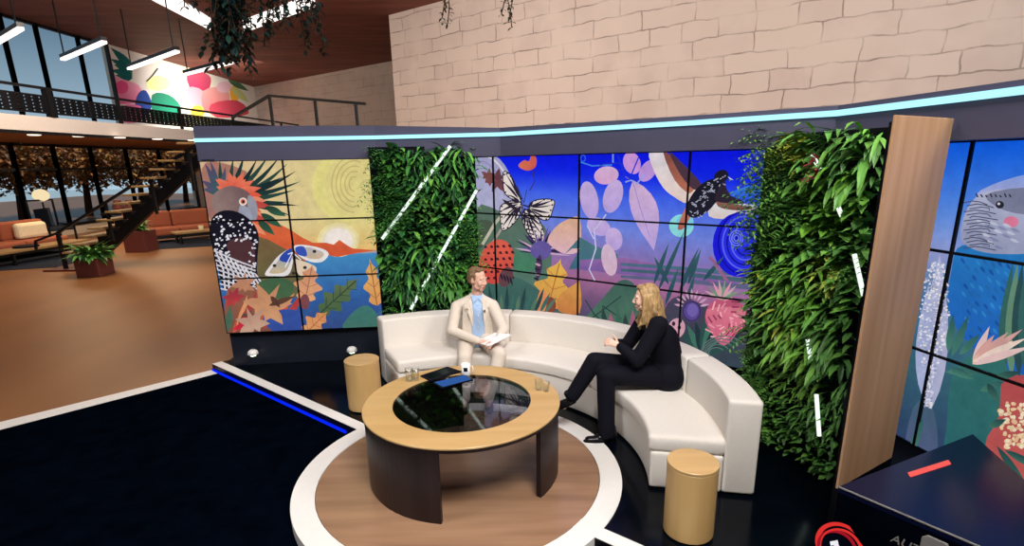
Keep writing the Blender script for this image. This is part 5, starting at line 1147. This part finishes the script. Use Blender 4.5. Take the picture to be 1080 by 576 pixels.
hanging('short trailing plant hanging beside the dense one', 277, 0, [(-8, 30), (-2, 46), (3, 40), (8, 18), (0, 34), (-5, 22), (4, 28)], 6.6, 4, sz=.09)
hanging('trailing plant with three long strands near the bright brick wall', 318, 0, [(-20, 26), (-12, 32), (-5, 50), (0, 44), (8, 36), (14, 52), (18, 30), (24, 14), (-16, 18)], 6.7, 5, sz=.09)
hanging('single thin trailing vine in front of the bright brick wall, by its outer edge', 471, 0, [(-2, 22), (2, 30), (0, 14)], 6.6, 6, sz=.055)
hanging('single thin trailing vine in front of the bright brick wall, nearer its middle', 535, 0, [(-3, 18), (1, 31), (3, 24)], 6.6, 8, sz=.055)
hanging('small trailing plant hanging at the upper window side of the dense one', 205, 0, [(-4, 6), (4, 12), (0, 3)], 6.6, 10, sz=.08)
# ---- trees outside
random.seed(12)
for i, (y, x, r_, h) in enumerate(((19, -24, 2.6, 4.6), (23, -25, 3.0, 4.9), (27.5, -24.5, 2.9, 4.7), (32.5, -25, 3.2, 4.9), (38, -25.5, 3.4, 4.6), (44, -26, 3.6, 4.8))):
    t = thing('tree', 'autumn tree with brown foliage outside the lower windows, %s' % ['beyond the picture edge sofa', 'behind the white globe lamp', 'behind the middle mullions', 'behind the stair rail', 'behind the upper stair treads', 'closest to the parrot screen'][i], 'tree', (x, y, -.5), 'autumn trees outside the lower windows')
    h = 3.6; b = NB(); tube(b, [(x, y, -.5), (x + .1, y + .1, 1.5), (x, y, h - .5)], [.22, .16, .1], 10); 
    for k in range(5): a = k * 1.3; tube(b, [(x, y, 1.6 + k * .3), (x + math.cos(a) * 1.4, y + math.sin(a) * 1.4, 2.9 + k * .4)], [.08, .03], 6)
    obj('trunk', b, 'bark', t)
    bm = NB(); cl = bm.loops.layers.float_color.new('Col')
    for k in range(6500):
        a, e = rnd(0, 2 * PI), rnd(-1, 1); rr_ = r_ * rnd(.25, 1) ; rr2 = math.sqrt(max(0, 1 - e * e)) * rr_
        p = Vector((x + math.cos(a) * rr2, y + math.sin(a) * rr2 * 1.15, 3.1 + e * rr_ / r_ * 1.8)); L_ = rnd(.14, .34)
        leaf_into(bm, cl, p, (rnd(-1, 1), rnd(-1, 1), rnd(-1, .6)), Vector((0, 0, 1)), L_, L_ * .36, random.choice([(150, 98, 60), (124, 84, 56), (176, 112, 60), (110, 90, 60), (206, 150, 80)]), .3, 2)
    tag(obj('crown', bm, 'leaves', t, rec=False), kind='stuff')
setting('floor', box(NB(), -120, XW - .3, -3, 90, -.9, -.5), 'water')  # ground plane added where sky shows through the windows

# ================================================================== LIGHT
w = bpy.data.worlds.new('sky'); S.world = w; w.use_nodes = True; nt = w.node_tree; bg = nt.nodes['Background']
tc = nt.nodes.new('ShaderNodeTexCoord'); sx = nt.nodes.new('ShaderNodeSeparateXYZ'); rp = nt.nodes.new('ShaderNodeValToRGB'); nt.links.new(tc.outputs['Generated'], sx.inputs[0]); nt.links.new(sx.outputs[2], rp.inputs[0])
rp.color_ramp.elements[0].color = rgba((190, 212, 226)); rp.color_ramp.elements[1].color = rgba((92, 120, 142)); rp.color_ramp.elements[1].position = .2
nt.links.new(rp.outputs[0], bg.inputs[0]); bg.inputs[1].default_value = 1.0
def area(name, loc, target, size, power, col=(1, 1, 1), sy=None, spread=180):
    l = bpy.data.lights.new(name, 'AREA'); l.size = size; l.energy = power; l.color = col; l.spread = R(spread)
    if sy: l.shape = 'RECTANGLE'; l.size_y = sy
    o = bpy.data.objects.new(name, l); COL.objects.link(o); o.location = loc
    o.rotation_euler = (Vector(target) - Vector(loc)).to_track_quat('-Z', 'Y').to_euler(); return o
area('studio_key', (1.0, .2, 6.2), (0, 5.2, .5), 2.2, 500, (1, .97, .94))
area('studio_fill', (-4.5, 1.5, 6.0), (-.5, 5, .6), 2.0, 200, (.96, .97, 1))
area('studio_side', (4.6, 1.8, 6.0), (.8, 4.6, .6), 1.6, 180, (1, .97, .94))
area('brick_wash', (5.0, 4.2, 7.3), (2.0, 16.5, 5.0), 4, 790, (1, .95, .9), spread=150)  # unseen lamp added to brighten the brick wall
area('brick_wash_far', (-3.0, 12, 7.3), (-2.5, 20.5, 4.5), 2.5, 500, (1, .95, .9))  # second added lamp, for the far end of the brick
area('lobby_warm', (-14.5, 20.5, 3.3), (-14.5, 20.5, 0), 1.6, 260, (1, .72, .44), 8)
area('lobby_floor_fill', (-8.5, 13.0, 6.8), (-9.5, 14.0, 0), 2.5, 420, (1, .8, .58))  # added fill over the lobby floor, no fixture there
area('mural_wash', (-13.5, 31, 7.3), (XW, 33, 5.0), 2, 420, (1, .97, .92), spread=110)  # unseen lamp added to light the mural
area('balcony_fill', (-11, 14, 7.0), (-13, 20, 3.9), 2, 200, (1, .9, .8))  # added fill for the balcony, not one of the pendants
l = bpy.data.lights.new('sun', 'SUN'); l.energy = 2.6; l.color = (1, .9, .76); l.angle = .02; o = bpy.data.objects.new('sun', l); COL.objects.link(o); o.location = (0, 20, 30); o.rotation_euler = Vector((-.52, .12, -.86)).to_track_quat('-Z', 'Y').to_euler()
vs = S.view_settings; S.display_settings.display_device = 'sRGB'; vs.view_transform = 'Standard'; vs.look = 'None'; vs.exposure = 0; vs.gamma = 1; vs.use_curve_mapping = False
